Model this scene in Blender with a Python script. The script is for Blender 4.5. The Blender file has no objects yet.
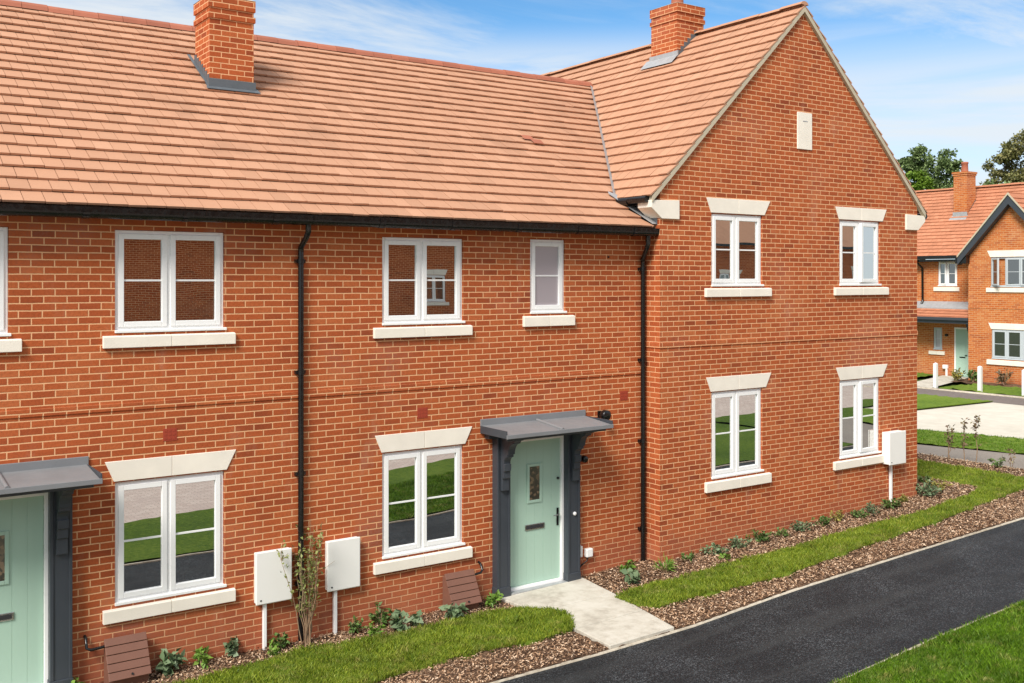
import bpy, math, random
import numpy as np
from mathutils import Vector
R = math.radians
random.seed(7)
scene = bpy.context.scene
COL = scene.collection
ORG = {}

# ------------------------------------------------------------------ node helper
class NT:
    def __init__(s, name):
        s.m = bpy.data.materials.new(name); s.m.use_nodes = True
        s.t = s.m.node_tree; s.b = s.t.nodes['Principled BSDF']; s.out = s.t.nodes['Material Output']
    def n(s, typ, **kw):
        nd = s.t.nodes.new(typ)
        for k, v in kw.items(): setattr(nd, k, v)
        return nd
    def put(s, sock, v):
        if hasattr(v, 'is_output'): s.t.links.new(v, sock)
        else: sock.default_value = v
    def math(s, op, a, b=0.0, c=None, clamp=False):
        nd = s.n('ShaderNodeMath', operation=op, use_clamp=clamp)
        s.put(nd.inputs[0], a); s.put(nd.inputs[1], b)
        if c is not None: s.put(nd.inputs[2], c)
        return nd.outputs[0]
    def step(s, v, a, b, o0=0.0, o1=1.0):
        nd = s.n('ShaderNodeMapRange', interpolation_type='SMOOTHSTEP')
        s.put(nd.inputs['Value'], v); s.put(nd.inputs['From Min'], a); s.put(nd.inputs['From Max'], b)
        s.put(nd.inputs['To Min'], o0); s.put(nd.inputs['To Max'], o1)
        return nd.outputs[0]
    def mix(s, f, a, b, mode='MIX'):
        nd = s.n('ShaderNodeMix', data_type='RGBA', blend_type=mode)
        s.put(nd.inputs[0], f)
        for i, v in ((6, a), (7, b)):
            s.put(nd.inputs[i], v if hasattr(v, 'is_output') else (*v[:3], 1.0))
        return nd.outputs[2]
    def noise(s, vec, scale, detail=3.0, rough=0.55, col=False):
        nd = s.n('ShaderNodeTexNoise')
        if vec is not None: s.put(nd.inputs['Vector'], vec)
        nd.inputs['Scale'].default_value = scale; nd.inputs['Detail'].default_value = detail
        nd.inputs['Roughness'].default_value = rough
        return nd.outputs['Color' if col else 'Fac']
    def pos(s): return s.n('ShaderNodeNewGeometry').outputs['Position']
    def rnd(s): return s.n('ShaderNodeNewGeometry').outputs['Random Per Island']
    def ramp(s, f, stops):
        nd = s.n('ShaderNodeValToRGB'); el = nd.color_ramp.elements
        while len(el) < len(stops): el.new(0.5)
        for e, (p, c) in zip(el, stops): e.position = p; e.color = (*c, 1.0)
        s.put(nd.inputs[0], f); return nd.outputs[0]
    def bump(s, h, strength=0.5, dist=0.01):
        nd = s.n('ShaderNodeBump'); nd.inputs['Strength'].default_value = strength
        nd.inputs['Distance'].default_value = dist; s.put(nd.inputs['Height'], h)
        s.put(s.b.inputs['Normal'], nd.outputs[0])
    def set(s, **kw):
        for k, v in kw.items():
            k = k.replace('_', ' ')
            sock = s.b.inputs[k]
            if not hasattr(v, 'is_output') and isinstance(v, tuple) and len(v) == 3: v = (*v, 1.0)
            s.put(sock, v)
        return s.m

def xyz(t, p):
    nd = t.n('ShaderNodeSeparateXYZ'); t.put(nd.inputs[0], p); return nd.outputs
def comb(t, x, y, z=0.0):
    nd = t.n('ShaderNodeCombineXYZ')
    for i, v in enumerate((x, y, z)): t.put(nd.inputs[i], v)
    return nd.outputs[0]

def mat_plain(name, col, rough=0.6, var=0.12, nscale=6.0, bump=0.0, bscale=60.0, spec=0.5, island=0.0, metallic=0.0):
    t = NT(name); p = t.pos()
    f = t.noise(p, nscale, 4.0)
    c = t.mix(f, tuple(x * (1 - var) for x in col), tuple(min(1, x * (1 + var)) for x in col))
    if island:
        k = t.math('MULTIPLY_ADD', t.rnd(), 2 * island, 1 - island)
        nd = t.n('ShaderNodeVectorMath', operation='SCALE'); t.put(nd.inputs[0], c); t.put(nd.inputs['Scale'], k); c = nd.outputs[0]
    if bump: t.bump(t.noise(p, bscale, 3.0), bump, 0.01)
    rn = t.step(t.noise(p, nscale * 3, 3.0), 0.3, 0.7, max(0.02, rough - 0.08), min(1, rough + 0.08))
    t.set(Base_Color=c, Roughness=rn, Metallic=metallic)
    t.b.inputs['Specular IOR Level'].default_value = spec
    return t.m

def mat_brick(name, tones, mortar, L=0.225, Hh=0.075, joint=0.0052, blotch=0.5):
    t = NT(name)
    g = t.n('ShaderNodeNewGeometry'); P = xyz(t, g.outputs['Position']); Nn = xyz(t, g.outputs['True Normal'])
    isy = t.math('GREATER_THAN', t.math('ABSOLUTE', Nn[1]), t.math('ABSOLUTE', Nn[0]))
    wob = t.noise(g.outputs['Position'], 3.0, 2.0)
    # side walls: offset by a quarter brick so corners bond
    yy = t.math('ADD', P[1], 0.1125)
    u = t.math('ADD', t.math('MULTIPLY', P[0], isy), t.math('MULTIPLY', yy, t.math('SUBTRACT', 1.0, isy)))
    v = t.math('MULTIPLY_ADD', t.math('SUBTRACT', wob, 0.5), 0.010, P[2])
    rr = t.math('DIVIDE', v, Hh); row = t.math('FLOOR', rr); fr = t.math('SUBTRACT', rr, row)
    jit = t.n('ShaderNodeTexWhiteNoise', noise_dimensions='1D'); t.put(jit.inputs['W'], row)
    sh = t.math('MULTIPLY_ADD', t.math('SUBTRACT', jit.outputs[0], 0.5), 0.10,
                t.math('MULTIPLY', t.math('FLOORED_MODULO', row, 2.0), 0.5))
    uu = t.math('ADD', t.math('DIVIDE', u, L), sh); colm = t.math('FLOOR', uu); fu = t.math('SUBTRACT', uu, colm)
    du = t.math('MULTIPLY', t.math('MINIMUM', fu, t.math('SUBTRACT', 1.0, fu)), L)
    dv = t.math('MULTIPLY', t.math('MINIMUM', fr, t.math('SUBTRACT', 1.0, fr)), Hh)
    fine = t.noise(g.outputs['Position'], 70.0, 3.0)
    m = t.math('MULTIPLY_ADD', t.math('SUBTRACT', fine, 0.5), 0.006, t.math('MINIMUM', du, dv))
    brick = t.step(m, joint - 0.0014, joint + 0.0018)
    w = t.n('ShaderNodeTexWhiteNoise', noise_dimensions='2D'); t.put(w.inputs['Vector'], comb(t, colm, row))
    big = t.math('ADD', t.math('MULTIPLY', t.noise(g.outputs['Position'], 0.9, 4.0, 0.6), 0.55), t.math('MULTIPLY', t.noise(comb(t, t.math('MULTIPLY', u, 0.22), t.math('MULTIPLY', v, 1.9)), 1.0, 4.0, 0.6), 0.45))
    tone = t.math('ADD', t.math('MULTIPLY_ADD', w.outputs[0], 0.75, 0.125), t.math('MULTIPLY', t.math('SUBTRACT', big, 0.5), 3.4 * blotch), clamp=True)
    c = t.ramp(tone, tones)
    # creased, sand-faced texture inside each brick, and a pale bloom over patches of the wall
    cre = t.noise(g.outputs['Position'], 38.0, 4.0, 0.65)
    c = t.mix(t.step(cre, 0.35, 0.75, 0.0, 0.33), c, tuple(x * 0.55 for x in tones[0][1]))
    bl = t.math('MULTIPLY', t.step(t.noise(g.outputs['Position'], 0.55, 5.0, 0.65), 0.52, 0.72), t.step(cre, 0.4, 0.6, 0.10, 0.28))
    c = t.mix(bl, c, (0.46, 0.26, 0.20))
    mo = t.mix(t.noise(g.outputs['Position'], 8.0, 3.0), tuple(x * 0.8 for x in mortar), tuple(min(1, x * 1.15) for x in mortar))
    c = t.mix(brick, mo, c)
    # rain splash and dust near the ground, faint salt bloom streaks above
    spl = t.math('MULTIPLY', t.step(t.math('MULTIPLY_ADD', t.noise(g.outputs['Position'], 2.5, 4.0), -0.7, P[2]), -0.40, 0.35, 1.0, 0.0), 0.45)
    c = t.mix(spl, c, (0.34, 0.125, 0.075))
    salt = t.noise(comb(t, t.math('MULTIPLY', u, 2.2), t.math('MULTIPLY', v, 0.7)), 1.0, 5.0, 0.65)
    c = t.mix(t.math('MULTIPLY', t.step(salt, 0.58, 0.76), 0.22), c, (0.55, 0.36, 0.26))
    drk = t.noise(comb(t, t.math('MULTIPLY', u, 1.3), t.math('MULTIPLY', v, 0.5), 7.0), 1.0, 5.0, 0.6)
    c = t.mix(t.math('MULTIPLY', t.step(drk, 0.54, 0.75), 0.24), c, (0.20, 0.055, 0.022))
    h = t.math('ADD', brick, t.math('MULTIPLY', cre, 0.5))
    t.bump(h, 0.55, 0.006)
    t.set(Base_Color=c, Roughness=0.88); t.b.inputs['Specular IOR Level'].default_value = 0.25
    return t.m

def mat_tile(name, base, island=0.10):
    t = NT(name); p = t.pos(); r = t.rnd()
    c = t.ramp(r, [(0.0, tuple(x * (1 - 1.6 * island) for x in base)), (0.25, tuple(x * (1 - island * .4) for x in base)),
                   (0.75, base), (1.0, (min(1, base[0] * (1 + island)), base[1] * (1 + 1.5 * island), base[2] * (1 + 1.9 * island)))])
    sp = t.noise(p, 55.0, 4.0, 0.7)
    c = t.mix(t.step(sp, 0.45, 0.8, 0.0, 0.35), c, tuple(x * 0.62 for x in base))
    st = t.noise(p, 0.8, 5.0, 0.65)
    c = t.mix(t.step(st, 0.50, 0.72, 0.0, 0.42), c, (base[0] * .62, base[1] * .60, base[2] * .60))
    lk = t.noise(p, 2.7, 6.0, 0.7)
    c = t.mix(t.step(lk, 0.60, 0.74, 0.0, 0.35), c, (base[0] * .95, base[1] * 1.15, base[2] * 1.25))
    t.bump(sp, 0.3, 0.004)
    t.set(Base_Color=c, Roughness=0.85); t.b.inputs['Specular IOR Level'].default_value = 0.3
    return t.m

def mat_leaf(name, a, b, rough=0.5, trans=0.15):
    t = NT(name); r = t.rnd()
    c = t.mix(r, a, b)
    c = t.mix(t.step(t.noise(t.pos(), 2.2, 3.0), 0.35, 0.7, 0.0, 0.5), c, tuple(x * 0.6 for x in a))
    if 'grass' in name: c = t.mix(t.math('MULTIPLY', t.step(t.noise(t.pos(), 4.5, 4.0, 0.7), 0.50, 0.70), t.step(r, 0.2, 0.8, 0.15, 0.75)), c, (0.40, 0.33, 0.12))
    t.set(Base_Color=c, Roughness=rough); t.b.inputs['Specular IOR Level'].default_value = 0.35
    tr = t.n('ShaderNodeBsdfTranslucent'); t.put(tr.inputs[0], c)
    mx = t.n('ShaderNodeMixShader'); mx.inputs[0].default_value = trans
    t.t.links.new(t.b.outputs[0], mx.inputs[1]); t.t.links.new(tr.outputs[0], mx.inputs[2])
    t.t.links.new(mx.outputs[0], t.out.inputs[0])
    return t.m

def mat_glass(name, inner=(0.010, 0.011, 0.012), refl=0.5, rough=0.0, wave=0.003):
    # sealed double-glazed unit: dark room behind, strong mirror-like outer face
    t = NT(name); t.set(Base_Color=inner, Roughness=0.4); t.b.inputs['Specular IOR Level'].default_value = 0.0
    gl = t.n('ShaderNodeBsdfGlossy'); gl.inputs['Roughness'].default_value = rough; gl.inputs['Color'].default_value = (0.93, 0.95, 0.95, 1)
    fr = t.n('ShaderNodeFresnel'); fr.inputs['IOR'].default_value = 1.8
    f = t.math('ADD', t.math('MULTIPLY', fr.outputs[0], 0.9), refl, clamp=True)
    bp = t.n('ShaderNodeBump'); bp.inputs['Strength'].default_value = 0.25; bp.inputs['Distance'].default_value = wave
    t.put(bp.inputs['Height'], t.noise(t.pos(), 1.6, 1.0)); t.t.links.new(bp.outputs[0], gl.inputs['Normal'])
    if 'patterned' in name:      # obscured glass: mottled brown and dark lozenges
        vo = t.n('ShaderNodeTexVoronoi'); vo.inputs['Scale'].default_value = 26.0; t.put(vo.inputs['Vector'], t.pos())
        t.set(Base_Color=t.mix(t.step(xyz(t, vo.outputs['Color'])[0], .3, .9), (0.020, 0.016, 0.012), (0.20, 0.13, 0.075)))
    mx = t.n('ShaderNodeMixShader'); t.put(mx.inputs[0], f)
    t.t.links.new(t.b.outputs[0], mx.inputs[1]); t.t.links.new(gl.outputs[0], mx.inputs[2])
    t.t.links.new(mx.outputs[0], t.out.inputs[0])
    return t.m

M = {}
M['brick'] = mat_brick('red_brick', [(0.0, (0.27, 0.056, 0.019)), (0.25, (0.395, 0.087, 0.026)), (0.7, (0.455, 0.106, 0.031)), (1.0, (0.51, 0.150, 0.052))], (0.75, 0.42, 0.22), joint=0.0058)
M['brick_far'] = mat_brick('orange_brick', [(0.0, (0.38, 0.095, 0.026)), (0.35, (0.50, 0.135, 0.032)), (0.7, (0.55, 0.165, 0.040)), (1.0, (0.58, 0.23, 0.08))], (0.62, 0.42, 0.24))
M['tile'] = mat_tile('clay_tile', (0.495, 0.262, 0.160), 0.065)
M['tile_far'] = mat_tile('far_clay_tile', (0.50, 0.205, 0.112), 0.09)
M['ridge'] = mat_plain('ridge_clay', (0.36, 0.125, 0.075), 0.75, 0.2, 3.0, 0.2, 40, 0.3, 0.12)
M['stone'] = mat_plain('cast_stone', (0.84, 0.78, 0.68), 0.8, 0.11, 4.0, 0.15, 90, 0.3, 0.03)
M['mortar'] = mat_plain('verge_mortar', (0.50, 0.44, 0.33), 0.9, 0.15, 6.0, 0.3, 60, 0.2)
M['upvc'] = mat_plain('white_upvc', (0.87, 0.87, 0.86), 0.32, 0.02, 3.0, 0, 60, 0.5)
M['frame_grey'] = mat_plain('pale_grey_frame', (0.50, 0.54, 0.57), 0.4, 0.04)
M['gasket'] = mat_plain('dark_gasket', (0.03, 0.03, 0.035), 0.5)
M['glass'] = mat_glass('window_glass', refl=0.58)
M['glass_far'] = mat_glass('far_window_glass', (0.03, 0.032, 0.035), 0.12)
M['glass_frost'] = mat_glass('frosted_glass', (0.34, 0.30, 0.33), 0.10, 0.35)
M['glass_door'] = mat_glass('patterned_door_glass', (0.045, 0.035, 0.026), 0.07, 0.3, 0.1)
M['black'] = mat_plain('black_plastic', (0.006, 0.006, 0.0065), 0.25, 0.1, 5, 0, 60, 0.5)
M['anthracite'] = mat_plain('anthracite_paint', (0.045, 0.053, 0.065), 0.42, 0.10, 4, 0.05, 40, 0.4)
M['canopy_top'] = mat_plain('grey_canopy_sheet', (0.20, 0.205, 0.215), 0.55, 0.18, 3, 0.05, 40, 0.4)
M['lead'] = mat_plain('lead_flashing', (0.40, 0.41, 0.42), 0.45, 0.25, 9, 0.3, 30, 0.5, 0, 0.3)
M['lead_dark'] = mat_plain('dark_lead_flashing', (0.10, 0.115, 0.13), 0.5, 0.2, 9, 0.2, 30, 0.5)
M['mint'] = mat_plain('mint_door_paint', (0.39, 0.555, 0.455), 0.38, 0.03, 2, 0.05, 25, 0.4)
M['chrome'] = mat_plain('satin_chrome', (0.55, 0.55, 0.54), 0.25, 0.05, 4, 0, 60, 0.5, 0, 1.0)
M['meter'] = mat_plain('white_meter_plastic', (0.84, 0.83, 0.79), 0.45, 0.03, 3, 0, 60, 0.4)
M['brown_box'] = mat_plain('brown_plastic', (0.185, 0.085, 0.058), 0.5, 0.10, 6, 0.1, 50, 0.4)
M['terracotta'] = mat_plain('red_air_brick', (0.33, 0.045, 0.018), 0.8, 0.1)
M['twig'] = mat_plain('twig_bark', (0.30, 0.20, 0.12), 0.85, 0.25, 20)
M['trunk'] = mat_plain('tree_bark', (0.10, 0.075, 0.05), 0.9, 0.3, 3, 0.6, 8)
M['white_post'] = mat_plain('white_post_paint', (0.80, 0.80, 0.79), 0.5, 0.04)
M['leaf_blue'] = mat_leaf('bluish_leaf', (0.12, 0.19, 0.085), (0.25, 0.33, 0.19))
M['leaf_dark'] = mat_leaf('dark_green_leaf', (0.075, 0.15, 0.030), (0.18, 0.28, 0.08))
M['leaf_bright'] = mat_leaf('bright_green_leaf', (0.12, 0.24, 0.030), (0.24, 0.38, 0.07))
M['leaf_yellow'] = mat_leaf('yellowish_leaf', (0.26, 0.27, 0.055), (0.42, 0.36, 0.10))
M['leaf_olive'] = mat_leaf('olive_leaf', (0.17, 0.21, 0.05), (0.34, 0.36, 0.12))
M['leaf_rust'] = mat_leaf('rusty_leaf', (0.26, 0.16, 0.11), (0.27, 0.24, 0.12))
M['oak_dark'] = mat_leaf('dark_oak_leaf', (0.12, 0.18, 0.065), (0.28, 0.37, 0.14))
M['oak_olive'] = mat_leaf('olive_oak_leaf', (0.17, 0.18, 0.065), (0.40, 0.36, 0.15))
M['oak_bright'] = mat_leaf('bright_tree_leaf', (0.12, 0.22, 0.02), (0.26, 0.38, 0.05))

def mat_ground(name, stops, scale, rough=0.95, bump=0.5, bscale=40, big=0.5):
    t = NT(name); p = t.pos()
    f = t.math('ADD', t.math('MULTIPLY', t.noise(p, scale, 6.0, 0.7), 0.65), t.math('MULTIPLY', t.noise(p, big, 3.0), 0.35))
    c = t.ramp(t.step(f, 0.33, 0.67), stops)
    t.bump(t.noise(p, bscale, 4.0, 0.7), bump, 0.02)
    t.set(Base_Color=c, Roughness=rough); t.b.inputs['Specular IOR Level'].default_value = 0.25
    return t.m
M['soil'] = mat_ground('bark_mulch_soil', [(0, (0.055, 0.032, 0.020)), (0.5, (0.14, 0.080, 0.048)), (1, (0.27, 0.17, 0.105))], 45, bump=1.0, bscale=70)
M['turf'] = mat_ground('turf_base', [(0, (0.065, 0.11, 0.008)), (0.5, (0.11, 0.16, 0.012)), (1, (0.18, 0.21, 0.03))], 25)
M['turf_lawn'] = mat_ground('mown_turf', [(0, (0.035, 0.070, 0.004)), (0.5, (0.065, 0.115, 0.007)), (1, (0.11, 0.16, 0.016))], 14, bump=1.0, bscale=30)  # turf colour darkened to stand in for the shade among grass blades
M['turf_far'] = mat_ground('far_turf', [(0, (0.075, 0.135, 0.012)), (0.5, (0.12, 0.19, 0.018)), (1, (0.17, 0.23, 0.03))], 9, bump=1.0, bscale=18)
M['field'] = mat_ground('field_grass', [(0, (0.05, 0.09, 0.015)), (1, (0.10, 0.14, 0.03))], 2)
M['paving'] = mat_ground('concrete_slab', [(0, (0.40, 0.365, 0.305)), (0.5, (0.535, 0.50, 0.425)), (1, (0.61, 0.58, 0.51))], 5, 0.85, 0.2, 90, 1.5)
M['kerb'] = mat_ground('pale_edging', [(0, (0.34, 0.29, 0.22)), (1, (0.60, 0.54, 0.44))], 12, 0.9, 0.2, 60)
M['far_concrete'] = mat_ground('pale_concrete', [(0, (0.53, 0.49, 0.41)), (1, (0.64, 0.595, 0.51))], 2.0, 0.9, 0.1, 40, 0.3)
M['grey_path'] = mat_ground('grey_tarmac', [(0, (0.21, 0.180, 0.155)), (1, (0.29, 0.255, 0.22))], 30, 0.9, 0.3, 80)
M['far_road'] = mat_ground('road_tarmac', [(0, (0.145, 0.120, 0.108)), (1, (0.20, 0.17, 0.155))], 10, 0.9, 0.2, 60)
def mat_tarmac():
    t = NT('fresh_tarmac'); p = t.pos()
    v = t.n('ShaderNodeTexVoronoi'); v.inputs['Scale'].default_value = 85.0; t.put(v.inputs['Vector'], p)
    vc = xyz(t, v.outputs['Color'])
    f = t.math('MULTIPLY_ADD', t.noise(p, 1.2, 4.0, 0.6), 0.5, t.math('MULTIPLY', vc[0], 0.6))
    c = t.ramp(f, [(0.15, (0.004, 0.0052, 0.0066)), (0.5, (0.010, 0.0125, 0.0150)), (0.74, (0.028, 0.033, 0.038)), (0.9, (0.105, 0.115, 0.125))])
    # rolled lanes along the path: slightly dustier streaks
    P = xyz(t, p); st = t.noise(comb(t, t.math('MULTIPLY', P[0], 0.25), t.math('MULTIPLY', P[1], 3.2)), 1.0, 3.0)
    c = t.mix(t.step(st, 0.48, 0.72, 0.0, 0.40), c, (0.052, 0.056, 0.057))
    t.bump(t.math('MULTIPLY', v.outputs['Distance'], 1.0), 0.8, 0.012)
    t.set(Base_Color=c, Roughness=0.62); t.b.inputs['Specular IOR Level'].default_value = 0.3
    return t.m
M['tarmac'] = mat_tarmac()
def mat_block():
    t = NT('pink_block_paving'); p = t.pos()
    b = t.n('ShaderNodeTexBrick'); t.put(b.inputs['Vector'], p); b.inputs['Scale'].default_value = 1.0
    b.inputs['Brick Width'].default_value = 0.2; b.inputs['Row Height'].default_value = 0.1; b.inputs['Mortar Size'].default_value = 0.004
    b.inputs['Color1'].default_value = (0.48, 0.38, 0.33, 1); b.inputs['Color2'].default_value = (0.58, 0.48, 0.42, 1); b.inputs['Mortar'].default_value = (0.2, 0.17, 0.14, 1)
    c = t.mix(t.step(t.noise(p, 1.0, 5.0), 0.4, 0.7, 0, 0.5), b.outputs[0], (0.42, 0.33, 0.29))
    return t.set(Base_Color=c, Roughness=0.9)
M['block'] = mat_block()
M['blade'] = mat_leaf('grass_blade', (0.11, 0.20, 0.010), (0.40, 0.46, 0.05), 0.55, 0.3)
M['blade_lush'] = mat_leaf('lush_grass_blade', (0.055, 0.14, 0.004), (0.20, 0.35, 0.018), 0.55, 0.3)
def mat_chip():
    t = NT('bark_chip'); r = t.rnd()
    c = t.ramp(r, [(0.0, (0.030, 0.014, 0.008)), (0.2, (0.12, 0.060, 0.030)), (0.45, (0.27, 0.150, 0.080)), (0.75, (0.49, 0.31, 0.185)), (1.0, (0.76, 0.58, 0.42))])
    return t.set(Base_Color=c, Roughness=0.9)
M['chip'] = mat_chip()

# ------------------------------------------------------------------ mesh builder
class MB:
    def __init__(s, xf=None): s.v = []; s.f = []; s.mi = []; s.cur = 0; s.xf = xf; s.sm = []; s.smooth = False
    def add(s, vs, fs):
        o = len(s.v)
        s.v += [s.xf(*p) if s.xf else tuple(p) for p in vs]
        for f in fs: s.f.append(tuple(i + o for i in f)); s.mi.append(s.cur); s.sm.append(s.smooth)
        return s
    def box(s, x0, x1, y0, y1, z0, z1):
        return s.add([(x, y, z) for x in (x0, x1) for y in (y0, y1) for z in (z0, z1)],
                     [(0, 1, 3, 2), (4, 6, 7, 5), (0, 4, 5, 1), (2, 3, 7, 6), (0, 2, 6, 4), (1, 5, 7, 3)])
    def prism(s, poly, a0, a1, axis='y'):
        n = len(poly)
        def mk(p, a): return {'y': (p[0], a, p[1]), 'x': (a, p[0], p[1]), 'z': (p[0], p[1], a)}[axis]
        vs = [mk(p, a0) for p in poly] + [mk(p, a1) for p in poly]
        fs = [tuple(range(n - 1, -1, -1)), tuple(range(n, 2 * n))] + [(i, (i + 1) % n, n + (i + 1) % n, n + i) for i in range(n)]
        return s.add(vs, fs)
    def hexa(s, b, t):
        return s.add(list(b) + list(t), [(3, 2, 1, 0), (4, 5, 6, 7)] + [(i, (i + 1) % 4, 4 + (i + 1) % 4, 4 + i) for i in range(4)])
    def quad(s, *p): return s.add(p, [tuple(range(len(p)))])
    def tube(s, pts, rad, n=10, cap=True):
        pts = [Vector(p) for p in pts]; rings = []
        rads = rad if isinstance(rad, (list, tuple)) else [rad] * len(pts)
        up = None
        for i, p in enumerate(pts):
            d = (pts[min(i + 1, len(pts) - 1)] - pts[max(i - 1, 0)]).normalized()
            if up is None: up = Vector((0, 0, 1)) if abs(d.z) < 0.9 else Vector((1, 0, 0))
            a = d.cross(up).normalized(); b = a.cross(d).normalized(); up = b
            rings.append([p + (a * math.cos(2 * math.pi * k / n) + b * math.sin(2 * math.pi * k / n)) * rads[i] for k in range(n)])
        vs = [tuple(q) for r in rings for q in r]; fs = []
        for i in range(len(rings) - 1):
            for k in range(n): fs.append((i * n + k, i * n + (k + 1) % n, (i + 1) * n + (k + 1) % n, (i + 1) * n + k))
        sm = s.smooth; s.smooth = True; s.add(vs, fs); s.smooth = sm
        if cap: s.add([tuple(q) for q in rings[0]], [tuple(range(n - 1, -1, -1))]); s.add([tuple(q) for q in rings[-1]], [tuple(range(n))])
        return s
    def lathe(s, c, prof, n=16, axis='z'):
        vs = []; fs = []
        for r, h in prof:
            for k in range(n):
                a = 2 * math.pi * k / n; q = (r * math.cos(a), r * math.sin(a))
                vs.append((c[0] + q[0], c[1] + q[1], c[2] + h) if axis == 'z' else (c[0] + q[0], c[1] + h, c[2] + q[1]))
        for i in range(len(prof) - 1):
            for k in range(n): fs.append((i * n + k, i * n + (k + 1) % n, (i + 1) * n + (k + 1) % n, (i + 1) * n + k))
        fs.append(tuple(range(n - 1, -1, -1))); fs.append(tuple(range((len(prof) - 1) * n, len(prof) * n)))
        sm = s.smooth; s.smooth = True; s.add(vs, fs); s.smooth = sm
        return s
    def build(s, name, mats, parent=None, bevel=0.0, label=None):
        o = (0, 0, 0) if parent is None else ORG[parent.name]
        me = bpy.data.meshes.new(name)
        me.from_pydata([(a - o[0], b - o[1], c - o[2]) for a, b, c in s.v], [], s.f)
        if not isinstance(mats, (list, tuple)): mats = [mats]
        for m in mats: me.materials.append(M[m] if isinstance(m, str) else m)
        me.polygons.foreach_set('material_index', s.mi)
        me.polygons.foreach_set('use_smooth', s.sm)
        me.update()
        ob = bpy.data.objects.new(name, me); COL.objects.link(ob)
        if parent is not None: ob.parent = parent
        ORG[ob.name] = o
        if label: ob['label'] = label
        if bevel:
            b = ob.modifiers.new('bevel', 'BEVEL'); b.width = bevel; b.segments = 2; b.limit_method = 'ANGLE'; b.angle_limit = R(40)
            b.use_clamp_overlap = True
        return ob

def thing(name, loc, label, cat, group=None):
    o = bpy.data.objects.new(name, None); COL.objects.link(o); o.location = loc; o.empty_display_size = 0.2
    o['label'] = label; o['category'] = cat
    if group: o['group'] = group
    ORG[o.name] = tuple(loc); return o
def tag(o, label, cat, group=None):
    o['label'] = label; o['category'] = cat
    if group: o['group'] = group
    return o
def kind(o, k='structure'): o['kind'] = k; return o

def fast_mesh(name, verts, quads, mat, parent=None, tris=False):
    verts = np.asarray(verts, np.float32); quads = np.asarray(quads, np.int32); k = quads.shape[1]
    if parent is not None: verts = verts - np.array(ORG[parent.name], np.float32)
    me = bpy.data.meshes.new(name)
    me.vertices.add(len(verts)); me.vertices.foreach_set('co', verts.ravel())
    me.loops.add(quads.size); me.loops.foreach_set('vertex_index', quads.ravel())
    me.polygons.add(len(quads)); me.polygons.foreach_set('loop_start', np.arange(len(quads), dtype=np.int32) * k)
    me.polygons.foreach_set('loop_total', np.full(len(quads), k, np.int32))
    me.materials.append(M[mat]); me.update(calc_edges=True); me.validate()
    ob = bpy.data.objects.new(name, me); COL.objects.link(ob)
    if parent is not None: ob.parent = parent; ORG[ob.name] = ORG[parent.name]
    return ob

# ------------------------------------------------------------------ ground
KN = [(-400, -.14), (7.5, -.14), (9, -.11), (10.7, 0), (13.3, .1), (16.5, .2), (400, .2)]
def h(x): return float(np.interp(x, [k[0] for k in KN], [k[1] for k in KN]))
def hv(x): return np.interp(x, [k[0] for k in KN], [k[1] for k in KN])
def lin(*pts):
    xs = [p[0] for p in pts]; ys = [p[1] for p in pts]
    return lambda x: np.interp(x, xs, ys)
rng = np.random.default_rng(5)
def smooth_noise(x, seed, amp, freq):
    r = np.random.default_rng(seed); s = 0
    for i in range(4):
        f = freq * 1.9 ** i; s = s + np.sin(np.asarray(x) * f + r.uniform(0, 6.28)) / (1.5 ** i)
    return s * amp * 0.5
def sheet(name, xs, ylo, yhi, off, mat, ny=2, rough=0.0, skirt=0.0, edge=0.0, seed=1):
    xs = np.asarray(xs, float); nx = len(xs)
    lo = ylo(xs) if callable(ylo) else np.full(nx, ylo); hi = yhi(xs) if callable(yhi) else np.full(nx, yhi)
    if edge: lo = lo + smooth_noise(xs, seed, edge, 5.0); hi = hi + smooth_noise(xs, seed + 9, edge, 5.0)
    rows = []
    for j in range(ny):
        y = lo + (hi - lo) * j / (ny - 1); z = hv(xs) + off
        if rough: z = z + rng.normal(0, rough, nx)
        rows.append(np.stack([xs, y, z], 1))
    if skirt:
        for j, r in ((0, rows[0]), (1, rows[-1])):
            q = r.copy(); q[:, 2] = hv(xs) + off - skirt
            rows.insert(0, q) if j == 0 else rows.append(q)
    V = np.concatenate(rows); F = []
    n2 = len(rows)
    for j in range(n2 - 1):
        for i in range(nx - 1): F.append((j * nx + i, j * nx + i + 1, (j + 1) * nx + i + 1, (j + 1) * nx + i))
    return kind(fast_mesh(name, V, F, mat))

gx = np.array([-900, -60, 7.5, 9, 10.7, 13.3, 16.5, 60, 900.])
sheet('ground', gx, -900, 900, -0.10, 'field', 3)
sheet('mulch_bed', np.arange(-6, 20.8, 0.09), -2.33, 0.3, -0.005, 'soil', 30, 0.012)
sheet('mulch_bed', np.arange(16.4, 20.8, 0.12), 0.3, 7.0, -0.005, 'soil', 40, 0.012)
sheet('tarmac_path', np.arange(-30, 21.0, 0.5), -4.455, -2.335, -0.022, 'tarmac', 3)
sheet('path_edging', np.arange(-30, 20.81, 0.3), -2.342, -2.312, -0.002, 'kerb', 2, 0, 0.08)
sheet('path_edging', np.arange(-30, 20.81, 0.3), -4.492, -4.452, -0.004, 'kerb', 2, 0, 0.08)
lawn_out = lin((-30, -6.6), (4, -7.0), (11, -8.3), (18, -9.4), (22, -9.8), (25, -9.2), (30, -8.6))
sheet('lawn', np.arange(-30, 20.8, 0.2), lawn_out, -4.505, 0.012, 'turf_lawn', 12, 0.006)
sheet('lawn', np.arange(20.8, 30, 0.2), lawn_out, -7.6, 0.012, 'turf_lawn', 6, 0.006)
sheet('block_paving', np.arange(-30, 60, 1.0), -19.0, lawn_out, -0.012, 'block', 3)
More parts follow.
